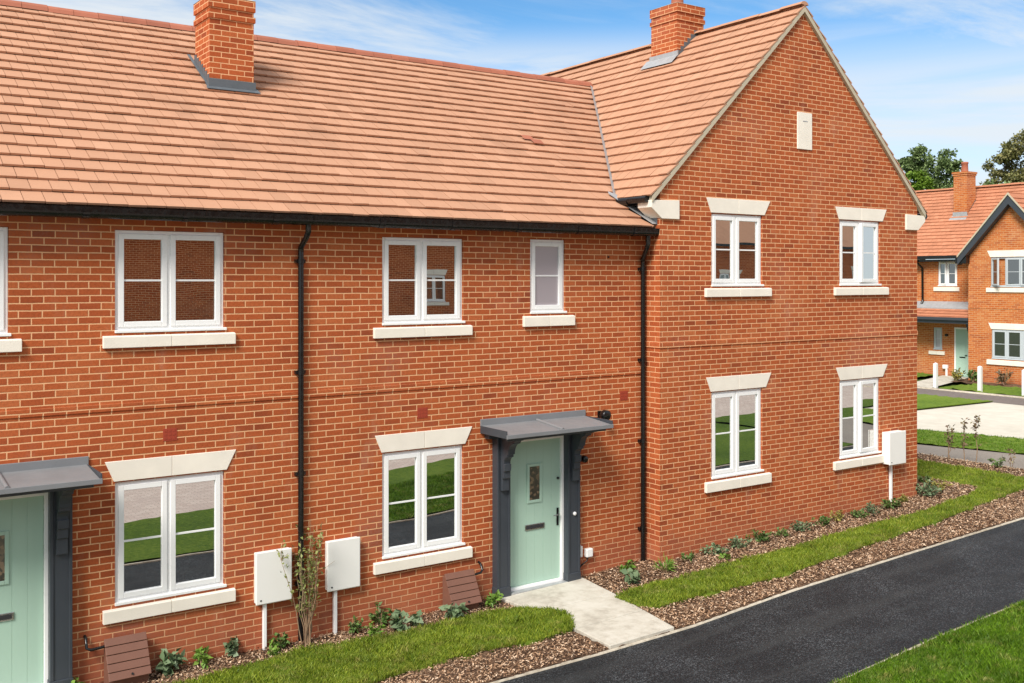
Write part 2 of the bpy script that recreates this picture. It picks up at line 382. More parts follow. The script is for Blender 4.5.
# turf strips by the houses (sods laid on the mulch)
LL_lo = lin((-6, -1.55), (5, -1.68), (6, -1.55), (7.0, -1.66), (7.7, -1.60), (7.9, -1.25)); LL_hi = lin((-6, -0.62), (3.5, -0.60), (4.7, -0.42), (5.9, -0.57), (7.0, -0.52), (7.6, -0.62), (7.85, -0.85), (7.95, -1.1))
sheet('lawn', np.arange(-6, 7.93, 0.06), LL_lo, LL_hi, 0.048, 'turf', 12, 0.006, 0.07, 0.045, 3)
LR_lo = lin((8.86, -1.35), (9.0, -1.62), (9.7, -1.72), (11, -1.92), (13, -1.78), (15.3, -1.65), (17, -1.42), (18.8, -1.15), (19.7, -1.0)); LR_hi = lin((8.86, -1.05), (9.3, -0.98), (10.5, -1.1), (12.4, -1.18), (14.1, -1.12), (15.7, -1.15), (17.4, -0.92), (18.25, -0.62), (18.4, 0.9), (18.5, 7.0), (19.7, 7.0))
sheet('lawn', np.arange(8.86, 19.7, 0.06), LR_lo, LR_hi, 0.048, 'turf', 16, 0.006, 0.07, 0.045, 5)
# concrete door path: three slabs with joints
def slabs(name, poly_rows, off=0.036, t=0.11):
    mb = MB()
    for (a, b) in zip(poly_rows, poly_rows[1:]):
        (xl0, xr0, y0), (xl1, xr1, y1) = a, b; g = 0.006
        mb.hexa([(xl0, y0 - g, h(xl0) + off - t), (xr0, y0 - g, h(xr0) + off - t), (xr1, y1 + g, h(xr1) + off - t), (xl1, y1 + g, h(xl1) + off - t)],
                [(xl0, y0 - g, h(xl0) + off), (xr0, y0 - g, h(xr0) + off), (xr1, y1 + g, h(xr1) + off), (xl1, y1 + g, h(xl1) + off)])
    return kind(mb.build(name, 'paving', None, 0.008))
slabs('door_path', [(7.62, 9.06, -0.02), (7.70, 8.96, -0.86), (7.72, 8.82, -1.62), (7.68, 8.70, -2.315)])
slabs('door_path', [(0.92, 2.30, -0.02), (0.95, 2.25, -0.9), (0.95, 2.22, -1.62), (0.95, 2.18, -2.315)])
# to the right: grey path, verge, concrete drive, road, front garden (they run away from the camera along Y)
def ysheet(name, xa, xb, y0, y1, off, mat, n=60, rough=0.0, ny=2, skirt=0.0):
    ys = np.linspace(y0, y1, n); A = xa(ys) if callable(xa) else np.full(n, xa); B = xb(ys) if callable(xb) else np.full(n, xb)
    rows = []
    for j in range(ny):
        x = A + (B - A) * j / (ny - 1)
        rows.append(np.stack([x, ys, hv(x) + off + (rng.normal(0, rough, n) if rough else 0)], 1))
    if skirt:
        a = rows[0].copy(); a[:, 2] -= skirt; b = rows[-1].copy(); b[:, 2] -= skirt; rows = [a] + rows + [b]
    V = np.concatenate(rows); F = [(j * n + i, (j + 1) * n + i, (j + 1) * n + i + 1, j * n + i + 1) for j in range(len(rows) - 1) for i in range(n - 1)]
    return kind(fast_mesh(name, V, F, mat))
gp = lambda y: 22.9 - 0.29 * y
l2 = lambda y: 25.33 - 0.285 * y
ysheet('grey_path', 20.80, gp, -7.6, 9, -0.02, 'grey_path')
ysheet('path_edging', 20.74, 20.80, -2.3, 9, 0.01, 'kerb', 30, 0, 2, 0.08)
ysheet('lawn', gp, l2, -7.6, 9, 0.012, 'turf_far', 120, 0.012, 20)
ysheet('concrete_drive', l2, 31.5, -7.6, 14, -0.03, 'far_concrete')
ysheet('lawn', lambda y: np.interp(y, [6.78, 6.95, 14], [31.45, 27.45, 26.6]), 31.5, 6.78, 14, 0.012, 'turf_far', 80, 0.012, 20)
ysheet('road', 31.5, 33.35, -20, 26, -0.025, 'far_road')
ysheet('kerb', 33.35, 33.5, -20, 26, 0.02, 'kerb', 30, 0, 2, 0.1)
ysheet('lawn', 33.5, 36.0, -6, 10.15, 0.03, 'turf_far', 90, 0.02, 16)
ysheet('lawn', 34.2, 38.2, 12.9, 16, 0.03, 'turf_far', 40, 0.02, 16)
ysheet('mulch_bed', 36.0, 38.3, -6, 11.3, 0.02, 'soil', 80, 0.02, 10)
mb = MB(); mb.add([(33.4, 11.4, .225), (33.4, 10.2, .225), (38.15, 11.6, .225), (38.15, 12.75, .225)], [(0, 1, 2, 3)])
kind(mb.build('door_path', 'paving'))

# ------------------------------------------------------------------ houses
def wall_grid(mb, x0, x1, z0, z1, y, holes, depth=0.10):
    xs = sorted({x0, x1, *[v for hh in holes for v in hh[:2]]}); zs = sorted({z0, z1, *[v for hh in holes for v in hh[2:]]})
    for a, b in zip(xs, xs[1:]):
        for c, d in zip(zs, zs[1:]):
            mx, mz = (a + b) / 2, (c + d) / 2
            if any(q[0] < mx < q[1] and q[2] < mz < q[3] for q in holes): continue
            mb.quad((a, y, c), (b, y, c), (b, y, d), (a, y, d))
    for a, b, c, d in holes:
        e = y + depth
        mb.quad((a, y, c), (a, y, d), (a, e, d), (a, e, c)); mb.quad((b, y, c), (b, e, c), (b, e, d), (b, y, d))
        mb.quad((a, y, d), (b, y, d), (b, e, d), (a, e, d)); mb.quad((a, y, c), (a, e, c), (b, e, c), (b, y, c))
        mb.quad((a, e, c), (b, e, c), (b, e, d), (a, e, d))

def ring(mb, x0, x1, z0, z1, w, y0, y1, wb=None):
    wb = wb or w
    mb.box(x0, x0 + w, y0, y1, z0, z1); mb.box(x1 - w, x1, y0, y1, z0, z1)
    mb.box(x0 + w, x1 - w, y0, y1, z1 - w, z1); mb.box(x0 + w, x1 - w, y0, y1, z0, z0 + wb)

def window(root, x0, x1, z0, z1, yf, n=2, xf=None, sill=None, lintel=None, glass='glass', frame='upvc', opened=None, bar=True, label=None):
    yw = yf + 0.028
    mb = MB(xf); ring(mb, x0 + .003, x1 - .003, z0 + .003, z1 - .003, 0.048, yw, yw + .065, 0.075)
    step = (x1 - x0) / n
    for k in range(1, n): xm = x0 + step * k - (.022 if n == 2 else 0); mb.box(xm - .030, xm + .030, yw + .001, yw + .064, z0 + .078, z1 - .051)
    mb.box(x0 - .004, x1 + .022, yf - .022, yw + .02, z0 + .006, z0 + .036)
    W = mb.build('window', frame, root, 0.004, label)
    sh = .022 if n == 2 else 0
    for k in range(n):
        a = x0 + step * k + (0.040 if k == 0 else 0.018 - sh); b = x0 + step * (k + 1) - (0.040 if k == n - 1 else 0.018 + sh)
        c, d = z0 + .066, z1 - .040
        ang, piv = (opened[k] if opened and k in opened else (0, 'r'))
        def rot(x, y, z, ang=ang, piv=piv, a=a, b=b):
            if ang:
                px = b if piv == 'r' else a; s = 1 if piv == 'r' else -1
                dx, dy = x - px, y - yw; ca, sa = math.cos(R(ang)), math.sin(R(ang)) * s
                x, y = px + dx * ca - dy * sa, yw + dx * sa + dy * ca
            return xf(x, y, z) if xf else (x, y, z)
        cm = MB(rot); ring(cm, a, b, c, d, 0.057, yw - .016, yw + .045)
        cas = cm.build('casement', frame, W, 0.005)
        g = MB(rot); g.box(a + .05, b - .05, yw + .012, yw + .022, c + .05, d - .05); g.build('pane', glass, W)
        if bar:
            br = MB(rot); zm = (c + d) / 2; br.box(a + .05, b - .05, yw + .004, yw + .013, zm - .010, zm + .010); br.build('glazing_bar', frame, W)
        gk = MB(rot); ring(gk, a + .047, b - .047, c + .047, d - .047, .007, yw - .004, yw + .012); gk.build('gasket', 'gasket', W)
    if sill:
        sx0, sx1, sz0, sz1 = sill; m = (sx0 + sx1) / 2
        sm = MB(xf)
        for a, b in ((sx0, m - .002), (m + .002, sx1)):
            sm.hexa([(a, yf - .05, sz0), (b, yf - .05, sz0), (b, yf + .02, sz0), (a, yf + .02, sz0)], [(a, yf - .05, sz1 - .014), (b, yf - .05, sz1 - .014), (b, yf + .02, sz1), (a, yf + .02, sz1)])
        sm.build('window_sill', 'stone', W, 0.005)
    if lintel:
        bx0, bx1, tx0, tx1, lz0, lz1 = lintel; m = (bx0 + bx1) / 2
        lm = MB(xf); lm.prism([(bx0, lz0), (m - .002, lz0), (m - .002, lz1), (tx0, lz1)], yf - .012, yf + .02); lm.prism([(m + .002, lz0), (bx1, lz0), (tx1, lz1), (m + .002, lz1)], yf - .012, yf + .02)
        lm.build('lintel', 'stone', W, 0.004)
    return W

def tiles(mb, P, N, rows, gauge, lo, hi, width=0.2, rj=None, thick=0.025, seed=0, half=True):
    """P(u, v) -> point on the roof plane, u along the eave, v up the slope; lo(v), hi(v): the row's limits at height v"""
    r = random.Random(seed)
    N = Vector(N)
    for k in range(rows):
        v0 = k * gauge - 0.02; v1 = (k + 1) * gauge + 0.03
        off = (0.5 * width if (k % 2 and half) else 0.0)
        a0, b0 = lo(v0), hi(v0); a1, b1 = lo(v1), hi(v1)
        u = math.floor(min(a0, a1) / width) * width - off
        while u < max(b0, b1):
            ua, ub = u + .0035, u + width - .0035
            la, lb = max(ua, a0), min(ub, b0); ta, tb = max(ua, a1), min(ub, b1)
            u += width
            if lb - la < 0.01 and tb - ta < 0.01: continue
            if lb < la: lb = la = min(max((la + lb) / 2, a0), b0)
            if tb < ta: tb = ta = min(max((ta + tb) / 2, a1), b1)
            e = r.gauss(0, .0022); dv = r.gauss(0, .0025); tl = r.gauss(0, .0015)
            B = [Vector(P(la, v0 + dv)), Vector(P(lb, v0 + dv)), Vector(P(tb, v1)), Vector(P(ta, v1))]
            T = [B[0] + N * (thick * 1.75 + e), B[1] + N * (thick * 1.75 + e + tl), B[2] + N * .005, B[3] + N * .005]
            Bo = [B[0] + N * (thick * .75 + e), B[1] + N * (thick * .75 + e), B[2] - N * .01, B[3] - N * .01]
            mb.add([tuple(q) for q in Bo + T], [(4, 5, 6, 7), (0, 1, 5, 4), (1, 2, 6, 5), (3, 0, 4, 7)])

def ridge_line(mb, p0, p1, wing_a, wing_b, L=0.45, lift=0.0):
    """angled/half-round ridge tiles from p0 to p1"""
    p0, p1 = Vector(p0), Vector(p1); n = max(1, round((p1 - p0).length / L)); d = (p1 - p0) / n
    side = d.normalized().cross(Vector((0, 0, 1)))
    for k in range(n):
        a = p0 + d * k + d * .008; b = p0 + d * (k + 1) - d * .008
        j = random.gauss(0, .004); sc = 1.0
        vs = []
        for q in (a, b):
            for i in range(7):
                t = math.pi * (i / 6) * .86 + math.pi * .07
                vs.append(q + side * math.cos(t) * wing_a + Vector((0, 0, math.sin(t) * wing_b - .035 + j)))
        mb.add([tuple(v) for v in vs], [(i, i + 1, 8 + i, 7 + i) for i in range(6)] + [tuple(range(6, -1, -1)), tuple(range(7, 14))])

T1 = (8.0 - 4.93) / 4.55
def zmain(y): return 4.93 + (y + .25) * .6745
cosm, sinm = math.cos(math.atan(.6745)), math.sin(math.atan(.6745))
KG = .970
def xvalley(y): return 13.48 - (8.66 - zmain(y)) / KG
def main_hi(v):
    y = -.25 + v * cosm
    return xvalley(y) - .02 if y > .45 else 10.02 + (.45 - y) * .30
ROWS_M = 22; SL = 4.53 / cosm; GA = SL / ROWS_M

def pipe(root, x, y, pts_top, zbot, rad=.034, brackets=()):
    mb = MB(); mb.smooth = True
    mb.tube(pts_top + [(x, y, zbot)], rad, 12)
    mb.smooth = False
    for z in brackets: mb.tube([(x, y, z - .03), (x, y, z + .03)], rad + .008, 12); mb.box(x - .065, x - .03, y + .0, y + .055, z - .02, z + .02); mb.box(x + .03, x + .06, y + .0, y + .055, z - .02, z + .02)
    return mb.build('downpipe', 'black', root)

def gutter(root, x0, x1, yc=-.262, z=4.775, name='gutter'):
    mb = MB(); n = 10
    prof = [(yc + .062 * math.cos(t), z + .062 - .062 * math.sin(t)) for t in [math.pi * i / n for i in range(n + 1)]]
    prof = [(yc + .066, z + .115)] + prof + [(yc - .066, z + .115)]
    inner = [(yc + (p[0] - yc) * .88, p[1] + (.006 if i not in (0, len(prof) - 1) else 0)) for i, p in enumerate(prof)]
    m = len(prof)
    vs = [(x, p[0], p[1]) for x in (x0, x1) for p in prof] + [(x, p[0], p[1]) for x in (x0, x1) for p in inner]
    fs = []
    for i in range(m - 1): fs.append((i, i + 1, m + i + 1, m + i)); fs.append((2 * m + i + 1, 2 * m + i, 3 * m + i, 3 * m + i + 1))
    fs += [(0, m, 3 * m, 2 * m), (m - 1, 3 * m - 1, 4 * m - 1, 2 * m - 1)]
    mb.smooth = False; mb.add(vs, fs)
    k = x0 + .9
    while k < x1 - .2:      # union brackets
        pr = [(p[0] + (p[0] - yc) * .14, p[1] - .006) for p in prof]
        mb.prism(pr, k - .035, k + .035, 'x'); k += 1.02
    for xe in (x0, x1): mb.prism(prof, xe - .004, xe + .004, 'x')
    return mb.build(name, 'black', root)

def chimney(root, x0, x1, y0, y1, zb, zt, flash=None, pot=True):
    mb = MB(); mb.box(x0, x1, y0, y1, zb, zt)
    c = .075
    for za in (zt - 2 * c, zt - 4 * c):
        mb.box(x0 - .02, x1 + .02, y0 - .02, y1 + .02, za, za + c)
        mb.box(x0 - .02, x1 + .02, y0 - .02, y1 + .02, za + c + .001, za + 2 * c - .03 if za < zt - 3 * c else zt + .002) if za > zt - 3 * c else None
    ch = mb.build('chimney', 'brick', root)
    fm = MB(); cx, cy = (x0 + x1) / 2, (y0 + y1) / 2
    fm.hexa([(x0 - .03, y0 - .03, zt + .003), (x1 + .03, y0 - .03, zt + .003), (x1 + .03, y1 + .03, zt + .003), (x0 - .03, y1 + .03, zt + .003)],
            [(cx - .2, cy - .2, zt + .07), (cx + .2, cy - .2, zt + .07), (cx + .2, cy + .2, zt + .07), (cx - .2, cy + .2, zt + .07)])
    fm.build('chimney_capping', 'mortar', ch, .008)
    if pot: pm = MB(); pm.lathe((cx, cy, zt + .05), [(.13, 0), (.115, .05), (.105, .24), (.125, .26), (.125, .30), (.10, .31), (.09, .28)]); pm.build('chimney_pot', 'ridge', ch)
    return ch

def stone_box(mb, p): pass

def door_set(root, dx):
    """mint door, white frame, anthracite surround and canopy; dx = 0 for the middle house"""
    X = lambda v: v + dx
    fr = MB(); fr.box(X(7.795), X(7.855), -.02, .07, -.10, 1.985); fr.box(X(8.735), X(8.795), -.02, .07, -.10, 1.985); fr.box(X(7.855), X(8.735), -.02, .07, 1.925, 1.985); fr.box(X(7.855), X(8.735), -.03, .07, -.11, -.045)
    F = fr.build('door_frame', 'upvc', root, .004)
    d = MB(); d.box(X(7.857), X(8.733), .022, .066, -.043, 1.923)
    # vertical boards of the cottage door: shallow V-grooves as thin raised boards
    nb = 6; w = (8.733 - 7.857 - .02) / nb
    gx0, gx1, gz0, gz1 = 8.195, 8.375, 1.10, 1.57
    for k in range(nb):
        a = 7.867 + w * k + .0012; b = a + w - .0024
        d.box(X(a), X(b), .0195, .022, -.033, 1.913)
    D = d.build('front_door', 'mint', root, .003)
    g = MB(); ring(g, X(gx0 - .035), X(gx1 + .035), gz0 - .035, gz1 + .035, .04, .004, .02); g.build('glazing_trim', 'mint', D, .004)
    g = MB(); g.box(X(gx0), X(gx1), .008, .0155, gz0, gz1); g.build('door_pane', 'glass_door', D)
    l = MB(); l.box(X(8.125), X(8.455), .006, .016, .695, .775); l.build('letter_box', 'chrome', D, .004)
    l = MB(); l.box(X(8.145), X(8.435), .002, .006, .712, .758); l.build('letter_flap', 'gasket', D, .002)
    Hx = (lambda v: X(v)) if dx == 0 else (lambda v: X(16.59 - v))     # the left house's door is hung the other way
    l = MB(); l.box(min(Hx(8.668), Hx(8.702)), max(Hx(8.668), Hx(8.702)), .004, .016, .70, .945); l.build('handle_plate', 'black', D, .003)
    l = MB(); l.tube([(Hx(8.685), .012, .86), (Hx(8.685), -.035, .86), (Hx(8.67), -.042, .86), (Hx(8.58), -.042, .855)], .009, 8); l.build('handle', 'chrome', D)
    l = MB(); l.lathe((Hx(8.69), -.004, 1.36), [(.018, 0), (.018, .02)], 10, 'y'); l.build('spyhole', 'black', D)
    th = MB(); th.box(X(7.80), X(8.79), -.12, -.03, -.128, -.075); th.build('threshold', 'lead', root, .004)
    for a, b, side in ((7.58, 7.79, 'l'), (8.77, 8.985, 'r')):
        p = MB(); p.box(X(a), X(b), -.115, .01, -.10, 2.10)
        p.box(X(a - .008), X(b + .008), -.130, .01, -.16, .03)
        p.box(X(a), X(a + .035), -.127, -.115, .03, 2.08); p.box(X(b - .035), X(b), -.127, -.115, .03, 2.08)
        po = p.build('door_post', 'anthracite', root, .005)
        c = (a + b) / 2
        prof = [(-.118, 2.105), (-.50, 2.105), (-.50, 2.04), (-.455, 2.03), (-.43, 2.00)]
        for i in range(7):
            t = i / 6 * math.pi / 2; prof.append((-.43 + .13 * math.sin(t) , 1.99 - .16 * (1 - math.cos(t))))
        prof += [(-.27, 1.83), (-.27, 1.80)]
        for i in range(6):
            t = i / 5 * math.pi / 2; prof.append((-.27 + .075 * math.sin(t), 1.79 - .10 * (1 - math.cos(t))))
        prof += [(-.215, 1.69), (-.215, 1.60), (-.19, 1.59), (-.19, 1.50), (-.165, 1.49), (-.165, 1.33), (-.118, 1.33)]
        bm = MB(); bm.prism(prof, X(c - .055), X(c + .055), 'x'); bm.build('bracket', 'anthracite', po, .004)
    cv = MB()
    cv.prism([(.005, 2.11), (-.56, 2.095), (-.62, 2.10), (-.62, 2.145), (.005, 2.205)], X(7.40), X(9.15), 'x')
    C_ = cv.build('door_canopy', 'canopy_top', root, .008)
    e = MB(); e.box(X(7.385), X(9.165), -.632, -.618, 2.097, 2.150); e.build('edge_trim', 'canopy_top', C_, .004); e = MB(); e.box(X(7.385), X(7.40), -.62, .0, 2.10, 2.20); e.box(X(9.15), X(9.165), -.62, .0, 2.10, 2.20); e.box(X(7.45), X(9.10), -.12, -.01, 2.03, 2.094)
    e.box(X(7.45), X(9.10), -.55, -.50, 2.055, 2.094); e.build('fascia', 'anthracite', C_, .004)
    e = MB(); e.box(X(7.385), X(9.165), -.022, .004, 2.19, 2.285); e.build('flashing_upstand', 'canopy_top', C_, .004)
    e = MB(); e.tube([(X(8.3), -.03, 2.21), (X(8.3), -.62, 2.152)], .022, 8); e.build('batten_roll', 'canopy_top', C_)

def meter_box(root, x0, x1, z0, z1, yf, dep=.15, cx=None, zb=-.14, label=None):
    b = MB(); b.box(x0, x1, yf - dep + .025, yf - .002, z0 + .01, z1 - .01)
    o = b.build('meter_box', 'meter', root, .01, label)
    l = MB(); l.box(x0 - .008, x1 + .008, yf - dep, yf - dep + .022, z0, z1); l.build('meter_door', 'meter', o, .012)
    l = MB(); l.lathe((x0 + .05, yf - dep - .003, z0 + .05), [(.011, 0), (.011, .004)], 10, 'y'); l.build('lock', 'black', o)
    if cx: c = MB(); c.box(cx - .021, cx + .021, yf - .06, yf - .012, zb, z0 + .011); c.build('conduit', 'upvc', o, .006)
    return o

SILL_U = lambda a: (a, a + 1.434, 3.413, 3.548)
def terrace_half(root, x0, x1, wins, gwins, narrow, door_dx, tile_lo, tile_hi, air, seed, courses=True):
    holes = [(w, w + 1.19, 3.566, 4.678) for w in wins] + [(w, w + 1.19, 0.652, 1.972) for w in gwins] + [(n, n + .605, 3.665, 4.70) for n in narrow]
    if door_dx is not None: holes.append((7.795 + door_dx, 8.795 + door_dx, -.5, 1.985))
    holes = [q for q in holes if q[1] > x0 + .05]
    mb = MB(); wall_grid(mb, x0, x1, -.5, 4.86, 0, holes)
    mb.quad((x0, 0, -.5), (x0, 8.6, -.5), (x0, 8.6, 4.86), (x0, 4.3, 7.9), (x0, 0, 4.86)); mb.quad((x1, 0, -.5), (x1, 0, 4.86), (x1, 4.3, 7.9), (x1, 8.6, 4.86), (x1, 8.6, -.5)); mb.quad((x0, 8.6, -.5), (x1, 8.6, -.5), (x1, 8.6, 4.86), (x0, 8.6, 4.86))
    W = mb.build('wall', 'brick', root)
    sc = MB(); sc.box(x0, x1, -.011, .004, 2.742, 2.816); sc.build('string_course', 'brick', W)
    for ax in air: a = MB(); a.box(ax, ax + .15, -.004, .02, 2.37, 2.505); [a.box(ax + .012 + .045 * i, ax + .042 + .045 * i, -.006, -.003, 2.385 + .042 * j, 2.41 + .042 * j) for i in range(3) for j in range(3)]; a.build('air_brick', 'terracotta', W)
    fb = MB(); fb.box(x0, x1, -.20, .0, 4.80, 4.83); fb.box(x0, x1, -.215, -.195, 4.79, 4.93); fb.build('fascia', 'black', root)
    for w in wins:
        window(root, w, w + 1.19, 3.566, 4.678, 0, 2, sill=SILL_U(w - .128))
    for w in gwins:
        window(root, w, w + 1.19, 0.652, 1.972, 0, 2, sill=(w - .128, w + 1.306, .488, .632), lintel=(w - .012, w + 1.215, w - .105, w + 1.325, 1.985, 2.203))
    for n in narrow: window(root, n, n + .605, 3.665, 4.70, 0, 1, glass='glass_frost', sill=(n - .13, n + .75, 3.497, 3.645))
    r = MB()
    tiles(r, lambda u, v: (u, -.25 + v * cosm, 4.905 + v * sinm), (0, -sinm, cosm), ROWS_M, GA, tile_lo, tile_hi, .2, seed=seed)
    r.cur = 1
    r.add([(x0 - .0, -.22, 4.93), (x1, -.22, 4.93), (x1 if x1 < 9 else 12.7, 4.3, 7.97), (x0, 4.3, 7.97)], [(0, 1, 2, 3)])
    r.cur = 0
    r.add([(x0, 4.3, 7.97), (x1 if x1 < 9 else 12.7, 4.3, 7.97), (x1, 8.9, 4.87), (x0, 8.9, 4.87)], [(0, 1, 2, 3)])
    RF = r.build('roof', ['tile', 'gasket'], root)
    rd = MB(); ridge_line(rd, (x0, 4.28, 7.92), (x1 if x1 < 9 else 12.72, 4.28, 7.92), .135, .15, .34); rd.build('ridge_tiles', 'ridge', RF)
    if door_dx is not None: door_set(root, door_dx)
    return W, RF

XS = 4.87
A = thing('terraced_house', (2.7, 0, -.14), 'left brick terraced house, its mint door cut by the picture edge, chimney on its roof', 'house', 'houses of the near brick row')
terrace_half(A, -2.6, XS, [.515, 2.735], [2.735], [], -6.70, lambda v: -2.6, lambda v: XS, [3.24], 11)
gutter(A, -2.6, XS - .003)
chA = chimney(A, 4.565, 5.19, 2.45, 3.07, 6.2, 8.035)
fl = MB(); fl.box(4.54, 5.215, 2.425, 2.455, 6.72, 6.90); fl.build('lead_apron', 'lead_dark', chA, .004)
fl = MB(); fl.add([(4.50, 2.38, zmain(2.38) + .045), (5.27, 2.38, zmain(2.38) + .045), (5.24, 2.46, zmain(2.46) + .06), (4.53, 2.46, zmain(2.46) + .06)], [(0, 1, 2, 3)])
for q in range(7):
    y0 = 2.46 + q * .09; z0 = zmain(y0)
    fl.box(4.555, 4.565, y0, y0 + .085, z0 - .05, z0 + .20); fl.box(5.19, 5.20, y0, y0 + .085, z0 - .05, z0 + .20)
fl.add([(4.535, 2.42, zmain(2.42) + .05), (4.565, 2.42, zmain(2.42) + .05), (4.565, 3.3, zmain(3.3) + .05), (4.515, 3.3, zmain(3.3) + .05)], [(0, 1, 2, 3)])
fl.build('step_flashing', 'lead_dark', chA)
pipe(A, 4.83, -.045, [(4.83, -.262, 4.79), (4.83, -.262, 4.70), (4.83, -.20, 4.63), (4.83, -.05, 4.53), (4.83, -.045, 4.47)], -.16, .034, (4.36, 3.05, 1.85, .55))
meter_box(A, 4.27, 4.692, .40, 1.005, 0, .095, 4.385, label='white meter cabinet left of the downpipe')

B = thing('terraced_house', (7.2, 0, -.14), 'middle brick terraced house with a whole mint door under a grey canopy', 'house', 'houses of the near brick row')
terrace_half(B, XS, 10.33, [5.93], [5.93], [8.205], 0.0, lambda v: XS, main_hi, [6.43, 9.825], 12)
gutter(B, XS + .003, 10.335)
pipe(B, 10.235, -.05, [(10.14, -.262, 4.79), (10.14, -.262, 4.66), (10.15, -.22, 4.58), (10.225, -.06, 4.46), (10.235, -.05, 4.38)], -.06, .036, (4.30, 2.95, 1.75, .45))
meter_box(B, 5.155, 5.575, .40, 1.006, 0, .095, 5.272, label='white meter cabinet right of the downpipe')
lp = MB(); lp.lathe((9.43, -.13, 2.20), [(.028, .13), (.028, .06), (.06, .05), (.075, .02), (.075, -.05), (.06, -.06)], 14, 'y'); lp.box(9.40, 9.46, -.02, .0, 2.15, 2.25)
lp.build('wall_lamp', 'black', B)
lp = MB(); lp.lathe((9.085, -.07, 1.60), [(.045, .07), (.045, .02), (.05, 0), (.05, -.05), (.03, -.07)], 14, 'y'); lp.build('camera_dome', 'black', B)
bl = MB(); bl.lathe((8.885, -.118, .86), [(.026, .006), (.026, -.016), (.018, -.024)], 12, 'y'); bl.build('doorbell', 'upvc', B)
bx = MB(); bx.box(9.15, 9.265, -.07, 0.0, .185, .305); bx.build('cable_box', 'upvc', B, .012)
bx = MB(); bx.box(9.05, 9.09, -.05, 0, .20, .36); bx.build('cable_clip', 'upvc', B, .008)
bx = MB(); bx.tube([(9.20, -.03, .19), (9.18, -.03, .13), (9.08, -.03, .08), (9.01, -.02, .02)], .010, 8); bx.build('cable', 'black', B)
bx = MB(); bx.lathe((9.6, -.012, 4.47), [(.013, .012), (.013, -.006)], 10, 'y'); bx.build('vent_cap', 'black', B)
vt = MB(); vt.box(9.63, 9.97, 1.52, 1.80, zmain(1.66) - .02, zmain(1.66) + .0)
tv = MB()
for q in range(2): tv.add([(9.42 + q * .12, 1.84 - q*.1, zmain(1.84 - q*.1) + .042), (9.62 + q * .12, 1.84 - q*.1, zmain(1.84 - q*.1) + .042), (9.60 + q * .12, 1.93 - q*.1, zmain(1.93 - q*.1) + .055), (9.40 + q * .12, 1.93 - q*.1, zmain(1.93 - q*.1) + .055)], [(0, 1, 2, 3)])
tv.build('roof_vent_tile', 'ridge', B)

# --- gabled wing
G0, G1, GY = 10.31, 16.65, -.33
Cc = thing('gabled_house', (13.48, GY, 0), 'gable-fronted brick house joined to the row, with four white windows facing the black path', 'house', 'houses of the near brick row')
gw = [(11.375, 12.515), (14.435, 15.55)]
gholes = [(a, b, 4.03, 5.152) for a, b in gw] + [(a, b, 1.09, 2.42) for a, b in gw]
mb = MB(); wall_grid(mb, G0, G1, -.5, 5.30, GY, gholes)
def zr(x): return 8.60 - abs(x - 13.48) * KG
mb.quad((G0, GY, 5.30), (G1, GY, 5.30), (G1, GY, zr(G1)), (13.48, GY, 8.60), (G0, GY, zr(G0)))
for x in (G0, G1): mb.quad((x, GY, -.5), (x, 9, -.5), (x, 9, zr(G0)), (x, GY, zr(G0)))
mb.quad((G0, 9, -.5), (G1, 9, -.5), (G1, 9, zr(G1)), (13.48, 9, 8.6), (G0, 9, zr(G0)))
CW = mb.build('wall', 'brick', Cc)
sc = MB(); sc.box(G0 - .011, G1 + .011, GY - .011, GY + .3, 3.135, 3.208); sc.build('string_course', 'brick', CW)
window(Cc, gw[0][0], gw[0][1], 4.03, 5.152, GY, 2, sill=(11.225, 12.685, 3.876, 4.013), lintel=(11.362, 12.555, 11.262, 12.69, 5.163, 5.39), opened={0: (1.5, 'r')})
window(Cc, gw[1][0], gw[1][1], 4.03, 5.152, GY, 2, sill=(14.28, 15.745, 3.874, 4.011), lintel=(14.415, 15.615, 14.317, 15.73, 5.163, 5.375), opened={1: (5, 'r')})
window(Cc, gw[0][0], gw[0][1], 1.09, 2.42, GY, 2, sill=(11.225, 12.68, .908, 1.066), lintel=(11.355, 12.59, 11.257, 12.714, 2.430, 2.652))
window(Cc, gw[1][0], gw[1][1], 1.09, 2.42, GY, 2, sill=(14.262, 15.722, .925, 1.068), lintel=(14.45, 15.622, 14.333, 15.757, 2.430, 2.648), opened={1: (3, 'r')})
sv = MB(); sv.box(13.345, 13.705, GY - .018, GY + .02, 6.28, 6.885); sv.build('gable_plaque', 'stone', CW, .005)
sv = MB(); sv.box(13.47, 13.585, GY - .021, GY - .012, 6.735, 6.75); sv.build('vent_slit', 'lead', CW)
for s, x0 in ((1, G0), (-1, G1)):
    q = lambda v: x0 + s * v
    pf = [(q(-.20), 5.30), (q(.365), 5.315), (q(.365), 5.035), (q(.012), 5.035), (q(-.20), 5.195)]
    kn = MB(); kn.prism(pf if s > 0 else pf[::-1], GY - .035, GY + .26); kn.build('kneeler_stone', 'stone', CW, .006)
ks = math.hypot(1, KG); cg, sg = 1 / ks, KG / ks
GL = 3.37 * ks; GR = 20
def y_end(v):
    z = 8.66 - (3.37 - v * cg) * KG
    return (z - 4.93) / .6745 - .25 + .03 if z < 7.94 else 9.2
r = MB()
